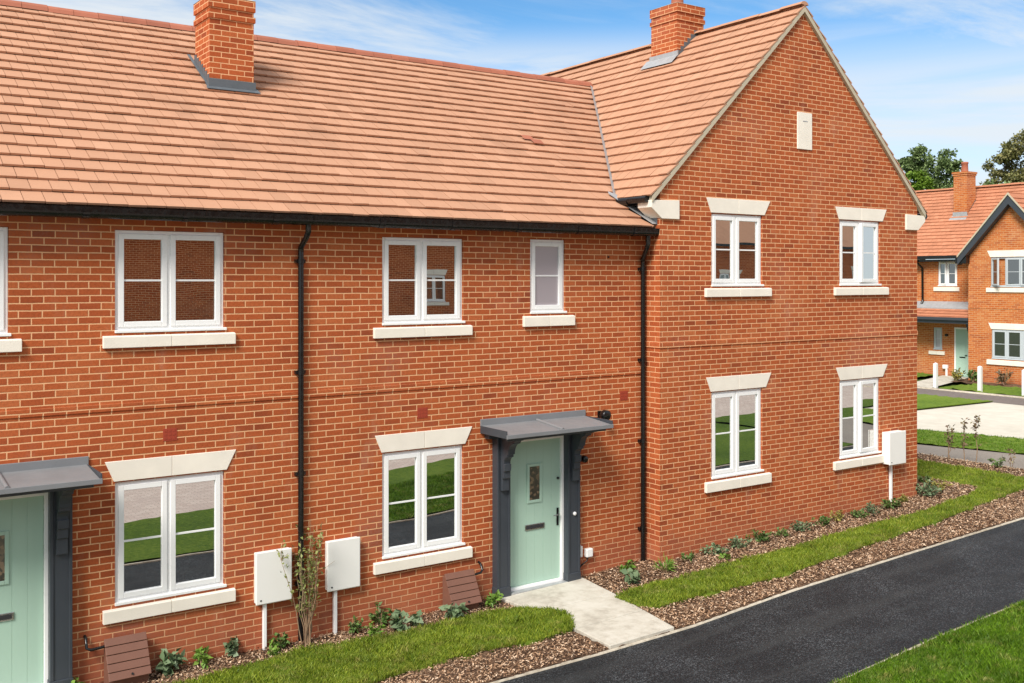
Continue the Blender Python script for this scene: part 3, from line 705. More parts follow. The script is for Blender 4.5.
# left slope: u runs from the verge at the front to the back
tiles(r, lambda u, v: (13.48 - 3.37 + v * cg, u, 8.625 - (3.37 - v * cg) * KG), (-sg, 0, cg), GR, GL / GR, lambda v: GY - .055, lambda v: max(y_end(v), GY + .3), .2, seed=21)
tiles(r, lambda u, v: (13.48 + 3.37 - v * cg, u, 8.625 - (3.37 - v * cg) * KG), (sg, 0, cg), GR, GL / GR, lambda v: GY - .055, lambda v: 9.2, .2, seed=22)
r.cur = 1
r.quad((13.48, GY, 8.62), (13.48, 9.1, 8.62), (16.80, 9.1, 5.40), (16.80, GY, 5.40)); r.quad((13.48, GY, 8.62), (10.16, GY, 5.40), (10.16, .4, 5.40), (12.75, 4.25, 7.912), (12.75, 9.1, 7.912), (13.48, 9.1, 8.62))
CR = r.build('roof', ['tile', 'gasket'], Cc)
rd = MB(); ridge_line(rd, (13.48, GY - .055, 8.66), (13.48, 9.2, 8.645), .10, .075, .45); rd.build('ridge_tiles', 'tile', CR)
vg = MB()
for s in (-1, 1):
    a, b = (13.48, 8.618), (13.48 + s * 3.36, 8.618 - 3.36 * KG)
    vg.hexa([(a[0], GY - .052, a[1] - .085), (b[0], GY - .052, b[1] - .085), (b[0], GY + .02, b[1] - .085), (a[0], GY + .02, a[1] - .085)],
            [(a[0], GY - .052, a[1] + .004), (b[0], GY - .052, b[1] + .004), (b[0], GY + .02, b[1] + .004), (a[0], GY + .02, a[1] + .004)])
vg.build('verge_bedding', 'mortar', CR)
# valley lead between the two roofs
vl = MB(); pts = []
for i in range(15):
    y = .42 + (4.25 - .42) * i / 14; x = xvalley(y); z = zmain(y)
    pts.append((x, y, z))
for p, q in zip(pts, pts[1:]):
    vl.add([(p[0] - .045, p[1], p[2] + .045), (q[0] - .045, q[1], q[2] + .045), (q[0] + .015, q[1], q[2] + .02), (p[0] + .015, p[1], p[2] + .02)], [(0, 1, 2, 3)])
vl.add([(10.02, .50, zmain(.50) + .045), (10.31, .30, zmain(.30) + .045), (10.31, -.27, zmain(-.27) + .045), (10.22, -.27, zmain(-.27) + .042), (9.98, .44, zmain(.44) + .042)], [(0, 1, 2, 3, 4)])
vl.build('valley_lead', 'lead', CR)
sk = MB(); sk.add([(10.305, .62, zmain(.62) + .02), (10.305, -.28, zmain(-.28) + .03), (10.300, -.28, zmain(-.28) + .26), (10.300, .62, 5.42)], [(0, 1, 2, 3)])
sk.build('side_flashing', 'lead_dark', CR)
# short eaves gutter over the main roof, and the one on the far side
gm = MB(); gm.tube([(10.085, -.30, 5.315), (10.085, .42, 5.315)], .052, 12); gm.tube([(10.085, .1, 5.30), (10.085, .42, 5.30)], .058, 10); gm.build('gutter', 'black', Cc)
gm = MB(); gm.tube([(16.90, -.34, 5.30), (16.90, 9, 5.30)], .055, 12); gm.build('gutter', 'black', Cc)
gm = MB(); gm.box(G0 - .16, G0, -.30, .5, 5.24, 5.29); gm.build('soffit', 'black', Cc)
chC = chimney(Cc, 12.965, 13.635, 2.06, 2.745, 7.6, 9.14)
zl = lambda x: 8.66 - (13.48 - x) * KG
fl = MB(); fl.box(12.945, 12.967, 2.03, 2.775, zl(12.95) - .06, zl(12.95) + .13)
fl.add([(12.79, 2.02, zl(12.79) + .05), (12.79, 2.86, zl(12.79) + .05), (12.955, 2.86, zl(12.955) + .06), (12.955, 2.02, zl(12.955) + .06)], [(0, 1, 2, 3)])
fl.build('lead_apron', 'lead', chC)
fl = MB()
for q in range(6):
    x = 12.965 + q * .085; fl.box(x, x + .08, 2.048, 2.062, zl(x) - .02, zl(x) + .13)
fl.build('step_flashing', 'lead_dark', chC)
meter_box(Cc, 15.60, 16.06, .885, 1.465, GY, .17, 15.81, .1, label='white meter cabinet near the far corner')

# ------------------------------------------------------------------ semi-concealed gas boxes
def gas_box(x0, x1, label, elbow):
    zg = h(x0)
    t = thing('gas_meter_box', ((x0 + x1) / 2, -.2, zg), label, 'meter box', 'brown meter boxes in the flower bed')
    b = MB(); b.prism([(-.03, zg - .05), (-.24, zg - .05), (-.27, zg + .13), (-.095, zg + .455), (-.03, zg + .455)], x0 + .012, x1 - .012, 'x'); b.build('box_body', 'brown_box', t, .01)
    l = MB(); d = Vector((0, -.205, -.37)); n = Vector((0, -.875, .485)); a = Vector((0, -.085, zg + .485))
    for k in range(5):   # the lid's moulded boards
        p = a + d * (k / 5 * 1.05); q = a + d * ((k + 1) / 5 * 1.05 - .016)
        vs = [Vector((x, v.y, v.z)) + n * o for o in (0.006, .028) for (x, v) in ((x0, p), (x1, p), (x1, q), (x0, q))]
        l.hexa([tuple(v) for v in vs[:4]], [tuple(v) for v in vs[4:]])
    lo = l.build('lid', 'brown_box', t, .004)
    s = MB(); c = a + d * .95 + n * .03; s.tube([(x0 + (x1 - x0) * .55, c.y, c.z), tuple(Vector((x0 + (x1 - x0) * .55, c.y, c.z)) + n * .012)], .012, 10); s.build('lid_lock', 'black', t)
    e = MB(); e.tube(elbow, .016, 10); e.build('gas_pipe', 'black', t)
gas_box(2.60, 3.03, 'brown lidded meter box half sunk in the bed under the left ground-floor window', [(2.62, -.10, .28), (2.47, -.10, .27), (2.43, -.09, .29), (2.43, -.05, .38), (2.43, .02, .40)])
gas_box(6.77, 7.21, 'brown lidded meter box half sunk in the bed just left of the grey door post', [(7.2, -.10, .27), (7.33, -.10, .28), (7.36, -.09, .31), (7.36, -.05, .38), (7.36, .02, .40)])

# ------------------------------------------------------------------ far detached house (faces -X)
XB, XL = 37.0, 38.2
FX = lambda face: (lambda u, d, z: (d, -u, z))     # local (u, depth, z) -> world; depth is world X, u = -Y
fx = lambda u, d, z: (d, -u, z)
H = thing('detached_house', (38, 10.9, .2), 'orange brick house far behind the drive, with a tall chimney and a dark-edged gable bay', 'house')
mb = MB(fx); wall_grid(mb, -17.5, -10.9, 0, 4.95, XL, [(-13.0, -12.165, 3.85, 4.86), (-13.21, -12.82, 1.25, 2.16), (-12.28, -11.6, 0, 2.2)])
mb.quad((-17.5, XL, 0), (-17.5, 43.2, 0), (-17.5, 43.2, 4.95), (-17.5, 40.7, 7.8), (-17.5, XL, 4.95)); mb.quad((-3, XL, 0), (-3, 43.2, 0), (-3, 43.2, 4.95), (-3, 40.7, 7.8), (-3, XL, 4.95)); mb.quad((-17.5, 43.2, 0), (-3, 43.2, 0), (-3, 43.2, 4.95), (-17.5, 43.2, 4.95)); mb.quad((-7.4, XL, 0), (-3, XL, 0), (-3, XL, 4.95), (-7.4, XL, 4.95))
HW = mb.build('wall', 'brick_far', H)
bw = [(-10.01, -8.27)]
mb = MB(fx); wall_grid(mb, -10.954, -7.45, 0, 5.1, XB, [(-10.01, -8.27, 1.127, 2.25), (-10.05, -8.30, 3.84, 4.97)])
mb.quad((-10.954, XB, 5.1), (-7.45, XB, 5.1), (-9.2, XB, 7.1))
for u in (-10.954, -7.45): mb.quad((u, XB, 0), (u, XL, 0), (u, XL, 5.1), (u, XB, 5.1))
BW = mb.build('bay_wall', 'brick_far', H)
sc = MB(fx); sc.box(-10.96, -7.44, XB - .012, XB + .1, 3.02, 3.09); sc.build('string_course', 'brick_far', BW)
window(H, -10.01, -8.27, 1.127, 2.25, XB, 3, fx, (-10.19, -8.1, .914, 1.10), (-10.03, -8.25, -10.14, -8.14, 2.255, 2.486), 'glass_far', 'frame_grey')
window(H, -10.05, -8.30, 3.84, 4.97, XB, 3, fx, (-10.21, -8.1, 3.653, 3.82), (-10.07, -8.28, -10.19, -8.16, 4.98, 5.225), 'glass_far', 'frame_grey', {0: (38, 'l'), 2: (8, 'r')})
window(H, -13.0, -12.165, 3.85, 4.86, XL, 2, fx, (-13.18, -12.05, 3.657, 3.82), None, 'glass_far', 'upvc', {0: (9, 'l')})
window(H, -13.21, -12.82, 1.25, 2.16, XL, 1, fx, (-13.40, -12.69, 1.05, 1.20), None, 'glass_frost', 'frame_grey')
d = MB(fx); d.box(-12.27, -12.21, XL - .02, XL + .05, .2, 2.2); d.box(-11.67, -11.61, XL - .02, XL + .05, .2, 2.2); d.box(-12.21, -11.67, XL - .02, XL + .05, 2.13, 2.2); d.build('door_frame', 'upvc', H)
d = MB(fx); d.box(-12.21, -11.67, XL + .0, XL + .04, .22, 2.13)
for k in range(4): d.box(-12.20 + k * .132, -12.08 + k * .132, XL - .006, XL, .24, 2.11)
DH = d.build('front_door', 'mint', H)
d = MB(fx); d.box(-11.80, -11.70, XL - .05, XL - .03, 1.08, 1.11); d.build('handle', 'black', DH)
d = MB(fx); d.box(-12.05, -11.80, XL - .012, XL - .005, .98, 1.03); d.build('letter_box', 'black', DH)
r = MB()
tiles(r, lambda u, v: (37.8 + v * .7071, u, 5.085 + v * .7071), (-.7071, 0, .7071), 20, 4.12 / 20, lambda v: -3.1, lambda v: 17.6, .22, seed=31)
r.quad((40.71, -3.1, 8.0), (40.71, 17.6, 8.0), (43.6, 17.6, 5.1), (43.6, -3.1, 5.1))
HR = r.build('roof', 'tile_far', H)
rd = MB(); ridge_line(rd, (40.71, -3.1, 8.02), (40.71, 17.6, 8.02), .13, .10); rd.build('ridge_tiles', 'tile_far', HR)
r = MB(); kb = 1.135; nb = math.hypot(1, kb)
for s in (-1, 1):
    tiles(r, lambda u, v, s=s: (u, 9.2 + s * (2.03 - v / nb), 7.34 - (2.03 - v / nb) * kb), (0, s * kb / nb, 1 / nb), 12, 2.03 * nb / 12, lambda v: 36.68, lambda v: 37.8 + (7.34 - (2.03 - v / nb) * kb - 5.085) + .1, .22, seed=33 + s)
r.build('bay_roof', 'tile_far', H)
bg = MB(fx)
for s in (-1, 1):
    a, b = (-9.2, 7.30), (-9.2 + s * 2.03, 7.30 - 2.03 * kb)
    bg.hexa([(a[0], 36.70, a[1] - .36), (b[0], 36.70, b[1] - .30), (b[0], 36.99, b[1] - .30), (a[0], 36.99, a[1] - .36)], [(a[0], 36.70, a[1] - .02), (b[0], 36.70, b[1] - .02), (b[0], 36.99, b[1] - .02), (a[0], 36.99, a[1] - .02)])
bg.build('bargeboard', 'anthracite', H)
vg = MB(fx)
for s in (-1, 1):
    a, b = (-9.2, 7.30), (-9.2 + s * 2.03, 7.30 - 2.03 * kb)
    vg.hexa([(a[0], 36.66, a[1] - .02), (b[0], 36.66, b[1] - .02), (b[0], 36.75, b[1] - .02), (a[0], 36.75, a[1] - .02)], [(a[0], 36.66, a[1] + .06), (b[0], 36.66, b[1] + .06), (b[0], 36.75, b[1] + .06), (a[0], 36.75, a[1] + .06)])
vg.build('verge_trim', 'mortar', H)
g = MB(fx); g.box(-17.6, -11.2, 37.74, 37.86, 4.96, 5.09); g.box(-17.6, -11.2, 37.86, XL, 4.86, 4.94); g.box(-11.35, -10.9, 36.75, XL, 4.75, 5.05); g.build('gutter', 'black', H)
pm = MB(); pm.tube([(37.80, 13.75, 4.98), (37.80, 13.73, 4.85), (38.12, 13.66, 4.6), (38.12, 13.65, 3.2)], .045, 10); pm.tube([(38.12, 13.65, 3.26), (38.05, 13.65, 3.12)], .05, 10); pm.build('downpipe', 'black', H)
# porch roof over the door
pr = MB()
tiles(pr, lambda u, v: (37.05 + v * .908, u, 2.54 + v * .418), (-.418, 0, .908), 5, 1.25 / 5, lambda v: 10.98, lambda v: 15.2, .22, seed=40)
PR = pr.build('porch_roof', 'tile_far', H)
g = MB(fx); g.hexa([(-15.2, 37.88, 2.92), (-10.95, 37.88, 2.92), (-10.95, XL - .004, 3.07), (-15.2, XL - .004, 3.07)], [(-15.2, 37.88, 2.985), (-10.95, 37.88, 2.985), (-10.95, XL - .004, 3.24), (-15.2, XL - .004, 3.24)]); g.build('lead_flashing', 'lead', PR)
g = MB(fx); g.box(-15.2, -10.97, 36.98, 37.08, 2.53, 2.64); g.box(-15.2, -10.97, 37.08, 37.2, 2.40, 2.56); g.box(-15.2, -10.98, 37.2, XL, 2.40, 2.44); g.build('porch_fascia', 'anthracite', PR)
g = MB(fx); g.prism([(-11.12, 2.40), (-10.98, 2.40), (-10.98, 1.95), (-11.06, 2.15)], XB + .1, XL - .6); g.build('porch_bracket', 'black', PR)
g = MB(fx); g.lathe((-12.586, XL - .06, 1.87), [(.05, .06), (.06, 0), (.05, -.06)], 10, 'y'); g.build('wall_lamp', 'black', H)
g = MB(fx); g.box(-12.74, -12.53, XL - .12, XL, .50, .66); g.box(-12.62, -12.55, XL - .10, XL, .2, .50); g.build('meter_box', 'upvc', H, .02)
ch = MB(fx)
ch.box(-13.09, -12.50, 39.45, 40.10, 6.6, 8.44); ch.box(-13.115, -12.475, 39.425, 40.125, 8.44, 8.52); ch.box(-13.14, -12.45, 39.40, 40.15, 8.52, 8.60)
CH = ch.build('chimney', 'brick_far', H)
g = MB(); g.lathe((39.8, 12.80, 8.60), [(.16, 0), (.14, .05), (.125, .34), (.145, .36), (.145, .42), (.11, .43)]); g.build('chimney_pot', 'ridge', CH)
g = MB(fx); g.box(-13.11, -12.48, 39.42, 39.46, 6.66, 6.93); g.add([(-13.22, 39.27, 6.60), (-12.45, 39.27, 6.60), (-12.45, 39.46, 6.79), (-13.16, 39.46, 6.79)], [(0, 1, 2, 3)]); g.build('lead_apron', 'lead', CH)
g = MB(fx); g.add([(-12.49, 39.45, 6.60), (-12.49, 40.12, 7.34), (-12.49, 40.12, 7.50), (-12.49, 39.45, 6.80)], [(0, 1, 2, 3)]); g.build('step_flashing', 'lead_dark', CH)

# ------------------------------------------------------------------ bollards
bp = None
for i, (y, lab) in enumerate(((10.26, 'white post standing before the far house, beside its pale door path'), (8.56, 'white post in the middle, before the far brick bay window'), (6.98, 'white post at the right picture edge, before the far house'))):
    if bp is None:
        bp = thing('bollard', (33.75, y, .2), lab, 'bollard', 'white posts along the far road')
        m = MB(); m.box(33.69, 33.81, y - .06, y + .06, .15, 1.08); m.add([(33.69, y - .06, 1.08), (33.81, y - .06, 1.08), (33.81, y + .06, 1.08), (33.69, y + .06, 1.08), (33.75, y, 1.12)], [(0, 1, 4), (1, 2, 4), (2, 3, 4), (3, 0, 4)])
        m.build('post', 'white_post', bp)
    else:
        c = bp.copy(); COL.objects.link(c); c.location = (33.75, y, .2); c['label'] = lab
        for q in bp.children: k = q.copy(); COL.objects.link(k); k.parent = c

# ------------------------------------------------------------------ plants
def leaves(centers, dirs, L, Wd, r):
    """bent leaf blades: two quads folded along the midrib"""
    n = len(centers); c = np.asarray(centers); d = np.asarray(dirs); d = d / (np.linalg.norm(d, axis=1, keepdims=True) + 1e-9)
    up = r.normal(0, .5, (n, 3)) + np.array([0, 0, 1.0]); s = np.cross(d, up); s /= np.linalg.norm(s, axis=1, keepdims=True) + 1e-9
    nn = np.cross(s, d)
    L = (L * r.uniform(.6, 1.2, n))[:, None]; w = (Wd * r.uniform(.7, 1.2, n))[:, None]
    b = c; t = c + d * L - nn * L * .18; m = c + d * L * .5
    l = m + s * w * .5 + nn * w * .14; q = m - s * w * .5 + nn * w * .14
    V = np.stack([b, l, t, q], 1).reshape(-1, 3)
    base = np.arange(n)[:, None] * 4
    return V, np.concatenate([base + np.array([[0, 1, 2, 3]])], 0)

def leafy(name, loc, label, cat, n, rad, ht, L, Wd, mat, seed, group='small shrubs in the flower bed', spike=0.0):
    r = np.random.default_rng(seed); root = thing(name, loc, label, cat, group); o = np.array(loc)
    stems = max(4, n // 14); sb = MB(); C_ = []; D_ = []
    for k in range(stems):
        a = r.uniform(0, 6.28); rr = rad * r.uniform(.15, 1) ; hh = ht * r.uniform(.55, 1.0) * (1.15 - .5 * rr / rad)
        tip = o + np.array([rr * math.cos(a), rr * math.sin(a) * .8, hh]); mid = o + (tip - o) * .5 + np.array([0, 0, hh * .18])
        base = o + np.array([.02 * math.cos(a), .02 * math.sin(a), -.02])
        sb.tube([tuple(base), tuple(mid), tuple(tip)], [.006, .0045, .002], 5, False)
        m = max(3, n // stems)
        for q in range(m):
            f = r.uniform(.25, 1.0); p = base * (1 - f) ** 2 + 2 * f * (1 - f) * mid + f * f * tip
            dd = np.array([math.cos(a) * .8, math.sin(a) * .8, .35 + spike]) + r.normal(0, .75 - .4 * min(1, spike), 3)
            C_.append(p + r.normal(0, .012, 3)); D_.append(dd)
    V, F = leaves(C_, D_, L, Wd, r)
    fast_mesh('foliage', V, F, mat, root)
    sb.build('stem', 'twig', root)
    return root
PL = [
 (2.30, -.10, 'leaf_bright', 'small bright green plant at the foot of the left grey door post', 46, .15, .18, .075, .045),
 (3.28, -.13, 'leaf_blue', 'broad blue-green plant right beside the left brown meter box', 60, .20, .24, .11, .075),
 (3.62, -.16, 'leaf_bright', 'light green leafy plant between the blue-green plant and the left meter cabinet', 60, .17, .21, .085, .05),
 (4.02, -.08, 'leaf_blue', 'upright dark bluish plant under the right end of the left lower window sill', 64, .13, .32, .08, .065),
 (4.36, -.30, 'leaf_bright', 'small yellow-green fern-like plant below the left white meter cabinet', 40, .12, .15, .08, .035),
 (4.58, -.09, 'leaf_dark', 'dark green bushy plant just left of the left downpipe foot', 70, .16, .20, .06, .04),
 (5.42, -.15, 'leaf_dark', 'dark green tuft at the foot of the conduit right of the left downpipe', 70, .16, .22, .06, .035),
 (5.62, -.33, 'leaf_bright', 'pale green low plant at the lawn edge right of the conduit', 44, .14, .16, .08, .04),
 (5.84, -.10, 'leaf_dark', 'taller green plant against the wall left of the middle window sill', 78, .16, .30, .07, .045),
 (6.10, -.33, 'leaf_blue', 'wide-leaved grey-green plant at the lawn edge under the middle lower window', 66, .22, .24, .12, .085),
 (6.72, -.42, 'leaf_blue', 'grey-green leafy plant in front of the right brown meter box', 48, .18, .26, .11, .08),
 (7.42, -.28, 'leaf_bright', 'mid green plant between the right brown meter box and the grey door post', 60, .19, .18, .085, .055),
 (9.74, -.32, 'leaf_bright', 'green plant by the wall between the doorway and the right downpipe', 50, .15, .18, .08, .055),
 (9.47, -.68, 'leaf_blue', 'blue-green rosette in the mulch right of the door path', 44, .19, .18, .12, .085),
 (10.08, -.70, 'leaf_bright', 'spiky green tuft before the inner corner of the gabled house', 80, .14, .22, .14, .016),
 (10.70, -.52, 'leaf_dark', 'small green tuft near the left corner of the gable wall', 52, .14, .15, .06, .035),
 (11.20, -.58, 'leaf_blue', 'low bluish clump nearest the left end of the gable wall bed', 66, .19, .18, .07, .045),
 (11.12, -.82, 'leaf_bright', 'tiny lime sprig in front of the low bluish clump', 26, .09, .12, .07, .04),
 (11.72, -.56, 'leaf_blue', 'rounded grey-green clump below the left sill of the gable wall', 90, .20, .20, .065, .035),
 (12.22, -.53, 'leaf_dark', 'broad dark green clump below the right end of the left gable sill', 90, .24, .19, .07, .035),
 (12.72, -.55, 'leaf_dark', 'small dark tuft between the two gable windows, left of centre', 60, .18, .15, .06, .03),
 (13.18, -.56, 'leaf_blue', 'dense bluish clump midway along the gable wall', 100, .24, .21, .065, .03),
 (13.70, -.58, 'leaf_dark', 'compact green clump right of the midway bluish one', 80, .18, .19, .065, .035),
 (14.12, -.53, 'leaf_yellow', 'yellow-green plant below the left end of the right gable sill', 60, .15, .22, .06, .03),
 (14.53, -.60, 'leaf_dark', 'dark low clump under the right gable window', 72, .21, .15, .065, .03),
 (14.98, -.62, 'leaf_blue', 'pale bluish clump under the right end of the right gable window', 90, .22, .21, .065, .03),
 (15.50, -.60, 'leaf_dark', 'thick dark green clump just left of the far conduit', 110, .23, .25, .07, .035),
 (16.02, -.52, 'leaf_yellow', 'small yellowish plant just right of the far conduit', 40, .12, .20, .06, .03),
 (16.75, -.45, 'leaf_blue', 'large bluish clump at the far corner of the gable wall', 130, .30, .32, .085, .045),
 (17.25, -.35, 'leaf_yellow', 'yellow and green plant standing past the far corner of the gable wall', 90, .26, .28, .075, .035),
 (17.75, .25, 'leaf_dark', 'small dark shrub alone in the mulch beyond the gable corner', 60, .20, .18, .07, .035),
 (20.55, .35, 'leaf_dark', 'green sprig in the mulch strip beside the grey path', 50, .20, .35, .09, .04),
 (36.5, 11.15, 'leaf_yellow', 'white-flowering plant at the far mint door', 90, .33, .55, .15, .08),
 (36.6, 10.55, 'leaf_dark', 'dark shrub right of the far mint door', 90, .38, .5, .15, .08),
 (36.4, 9.2, 'leaf_rust', 'reddish shrub left of the middle of the far bay wall', 90, .45, .8, .16, .07),
 (36.5, 7.75, 'leaf_dark', 'deep green shrub near the last white post under the far bay', 120, .42, .75, .17, .08)]
for i, (x, y, mt, lab, n, rad, ht, L, Wd) in enumerate(PL):
    leafy('shrub', (x, y, h(x) + (.0 if x < 30 else .02)), lab, 'plant', int(n * (2.4 if 10.4 < x < 19 else 1.5)), rad * (1.1 if 10.4 < x < 19 else 1), ht * (.85 if 10.4 < x < 16.5 else .88), L * (.85 if 10.4 < x < 19 else 1), Wd, mt, 100 + i, 'small shrubs in the near flower bed' if x < 30 else 'shrubs below the far house', .6 if 'spiky' in lab else 0.0)

def whip(loc, label, cat, stems, ht, spread, nl, L, Wd, mat, seed, lo=.35, group=None, thick=.007):
    r = np.random.default_rng(seed); root = thing('sapling', loc, label, cat, group); o = np.array(loc); C_ = []; D_ = []; sb = MB()
    for k in range(stems):
        a = r.uniform(0, 6.28); s = spread * r.uniform(.3, 1) if stems > 1 else spread * .3; hh = ht * r.uniform(.72, 1.0)
        p = [o + np.array([.06 * math.cos(a), .04 * math.sin(a), -.03])]
        for q in range(1, 7): p.append(o + np.array([s * math.cos(a) * (q / 6) ** .8, s * .5 * math.sin(a) * (q / 6), hh * q / 6]) + r.normal(0, .014, 3))
        sb.tube([tuple(v) for v in p], [thick * (1 - q / 8) for q in range(7)], 5, False)
        for q in range(max(2, int(3 if stems > 1 else 7))):   # side twigs
            i0 = r.integers(2, 6); b = p[i0]; t = b + r.normal(0, 1, 3) * np.array([.09, .06, .03]) + np.array([0, 0, .10])
            sb.tube([tuple(b), tuple(t)], [.003, .0015], 4, False)
            for z in range(3): f = r.uniform(.3, 1); C_.append(b + (t - b) * f); D_.append(r.normal(0, 1, 3))
        for q in range(nl // stems):
            f = lo + (1 - lo) * r.uniform(0, 1) ** .8; i0 = min(5, int(f * 6)); C_.append(p[i0] + (p[i0 + 1] - p[i0]) * (f * 6 - i0) + r.normal(0, .02, 3)); D_.append(r.normal(0, 1, 3) + np.array([0, 0, .4]))
    V, F = leaves(C_, D_, L, Wd, r); fast_mesh('foliage', V, F, mat, root); sb.build('stem', 'twig', root)
whip((4.86, -.17, h(4.9)), 'tall thin many-stemmed shrub with sparse olive leaves before the left downpipe', 'shrub', 16, 1.45, .38, 420, .055, .028, 'leaf_olive', 5, .3)
whip((20.5, 1.44, .2), 'leftmost of three thin rusty-leaved saplings by the grey path', 'sapling', 2, .92, .08, 50, .085, .05, 'leaf_rust', 6, .45, 'thin saplings by the grey path', .012)
whip((20.55, 1.13, .2), 'middle of three thin rusty-leaved saplings by the grey path', 'sapling', 1, .97, .08, 30, .085, .05, 'leaf_rust', 7, .62, 'thin saplings by the grey path', .012)
whip((20.5, .80, .2), 'rightmost and tallest of three thin rusty-leaved saplings by the grey path', 'sapling', 1, 1.03, .08, 44, .085, .05, 'leaf_rust', 8, .58, 'thin saplings by the grey path', .012)
whip((19.85, -.30, .2), 'short bare sapling at the right end of the mulch strip by the grey path', 'sapling', 2, .52, .12, 18, .07, .04, 'leaf_rust', 9, .5, 'thin saplings by the grey path', .009)

# ------------------------------------------------------------------ trees behind the far house
def tree(loc, label, ht, blobs, mat, n, seed, L=.34, tr=.35):
    r = np.random.default_rng(seed); root = thing('tree', loc, label, 'tree', 'trees behind the far house'); o = np.array(loc); sb = MB()
    fork = o + np.array([0, 0, ht * .38])
    sb.tube([tuple(o - np.array([0, 0, .3])), tuple(o + np.array([.1, .1, ht * .2])), tuple(fork)], [tr, tr * .8, tr * .65], 10, False)
    C_ = []; D_ = []; tot = sum(b[3] ** 2 for b in blobs)
    for (bx, by, bz, br) in blobs:
        c = o + np.array([bx, by, bz])
        sb.tube([tuple(fork), tuple(fork * .45 + c * .55 + r.normal(0, .25, 3)), tuple(c)], [tr * .4, tr * .22, tr * .07], 7, False)
        nsub = 15
        for k in range(nsub):      # leaf clumps at the ends of small boughs
            v = r.normal(0, 1, 3); v /= np.linalg.norm(v); q = c + v * br * r.uniform(.45, 1.05) * np.array([1, 1, .85])
            if k < 7: sb.tube([tuple(c), tuple((c + q) / 2 + r.normal(0, .1, 3)), tuple(q)], [tr * .09, tr * .05, .01], 5, False)
            m = int(n * br ** 2 / tot / nsub); cr = br * r.uniform(.22, .42)
            p = r.normal(0, 1, (m, 3)); p /= np.linalg.norm(p, axis=1, keepdims=True); p *= (r.uniform(0, 1, (m, 1)) ** .45) * cr
            C_.append(q + p * np.array([1, 1, .7])); D_.append(p + r.normal(0, .5, (m, 3)))
    C_ = np.concatenate(C_); D_ = np.concatenate(D_)
    V, F = leaves(C_, D_, L, L * .75, r)
    fast_mesh('crown', V, F, mat, root); sb.build('trunk', 'trunk', root)
tree((70, 34.6, 0), 'big dark oak with gaps in its crown, left behind the far roof', 15, [(0, .4, 13.6, 1.15), (0, 1.3, 12.6, 1.25), (0, -.2, 12.4, 1.0), (0, -1.9, 13.0, 1.15), (0, -2.4, 12.0, 1.0), (.5, -.9, 11.0, 1.4), (0, 1.6, 11.0, 1.4), (0, -2.6, 10.6, 1.2), (0, 2.2, 9.6, 1.6), (0, -1.0, 9.2, 1.8)], 'oak_dark', 12000, 3, .26)
tree((66, 32.6, 0), 'bright green smaller tree in front of the dark oak, beside the near gable slope', 9, [(0, .3, 11.3, .95), (0, 1.2, 10.9, .9), (0, -.8, 10.8, .8), (0, 0, 9.6, 1.4)], 'oak_bright', 5000, 4, .22, .22)
tree((72, 27.2, 0), 'broad olive-tinted oak behind the far chimney, at the right picture edge', 16, [(0, .6, 13.4, 1.6), (0, 2.0, 12.3, 1.3), (0, -1.2, 13.6, 1.6), (0, -.4, 11.9, 1.9), (0, 2.4, 11.0, 1.3), (0, -2.8, 12.8, 1.7), (0, -2.6, 11.0, 1.8), (0, .5, 10.0, 1.9), (0, -4.2, 11.6, 1.6)], 'oak_olive', 16000, 5, .25)
tree((67, 29.3, 0), 'low dark tree filling the gap beside the far chimney', 9, [(0, 0, 9.9, 1.0), (0, 1.2, 9.8, 1.0), (0, -1.5, 9.9, 1.0), (0, -3.0, 10.0, 1.0), (0, .2, 8.6, 1.4)], 'oak_dark', 5000, 6, .24, .22)

# ------------------------------------------------------------------ houses across the way (seen in the window glass)
def opposite(x0, x1, y0, label, wins):
    t = thing('brick_house', ((x0 + x1) / 2, y0, -.1), label, 'house')
    sx = lambda u, d, z: (-u, -d, z)     # faces +Y
    hl = [(-b, -a, c, d) for a, b, c, d in wins]
    mb = MB(sx); wall_grid(mb, -x1, -x0, -.4, 6.0, -y0, hl)
    ya = y0 - 8
    mb2 = mb; mb2.xf = None
    for x in (x0, x1): mb2.quad((x, y0, -.4), (x, ya, -.4), (x, ya, 6.0), (x, (y0 + ya) / 2, 9.0), (x, y0, 6.0))
    mb2.quad((x0, ya, -.4), (x1, ya, -.4), (x1, ya, 6.0), (x0, ya, 6.0))
    mb2.build('wall', 'brick', t)
    r = MB(); r.quad((x0 - .2, y0 + .4, 5.85), (x1 + .2, y0 + .4, 5.85), (x1 + .2, (y0 + ya) / 2, 9.1), (x0 - .2, (y0 + ya) / 2, 9.1)); r.quad((x0 - .2, ya - .4, 5.85), (x1 + .2, ya - .4, 5.85), (x1 + .2, (y0 + ya) / 2, 9.1), (x0 - .2, (y0 + ya) / 2, 9.1)); r.build('roof', 'tile', t)
    g = MB(); g.box(x0 - .2, x1 + .2, y0 + .3, y0 + .45, 5.78, 5.9); g.build('gutter', 'black', t)
    for a, b, c, d in hl: window(t, a, b, c, d, -y0, 2, sx, (a - .15, b + .15, c - .16, c - .01), (a, b, a - .12, b + .12, d + .01, d + .23), 'glass_far')
opposite(-4, 24, -25, 'brick house standing across the path from the row', [(20.9, 21.9, 3.2, 4.3), (22.6, 23.5, 3.2, 4.3), (18.0, 19.2, .6, 1.9), (1, 2.2, 3.2, 4.3)])
opposite(30, 56, -24, 'second brick house standing further along across the path', [(36.9, 37.9, 3.1, 4.4), (39.1, 39.9, 3.1, 4.4), (46.6, 47.9, 3.2, 4.6), (33, 34.2, .8, 2.1)])

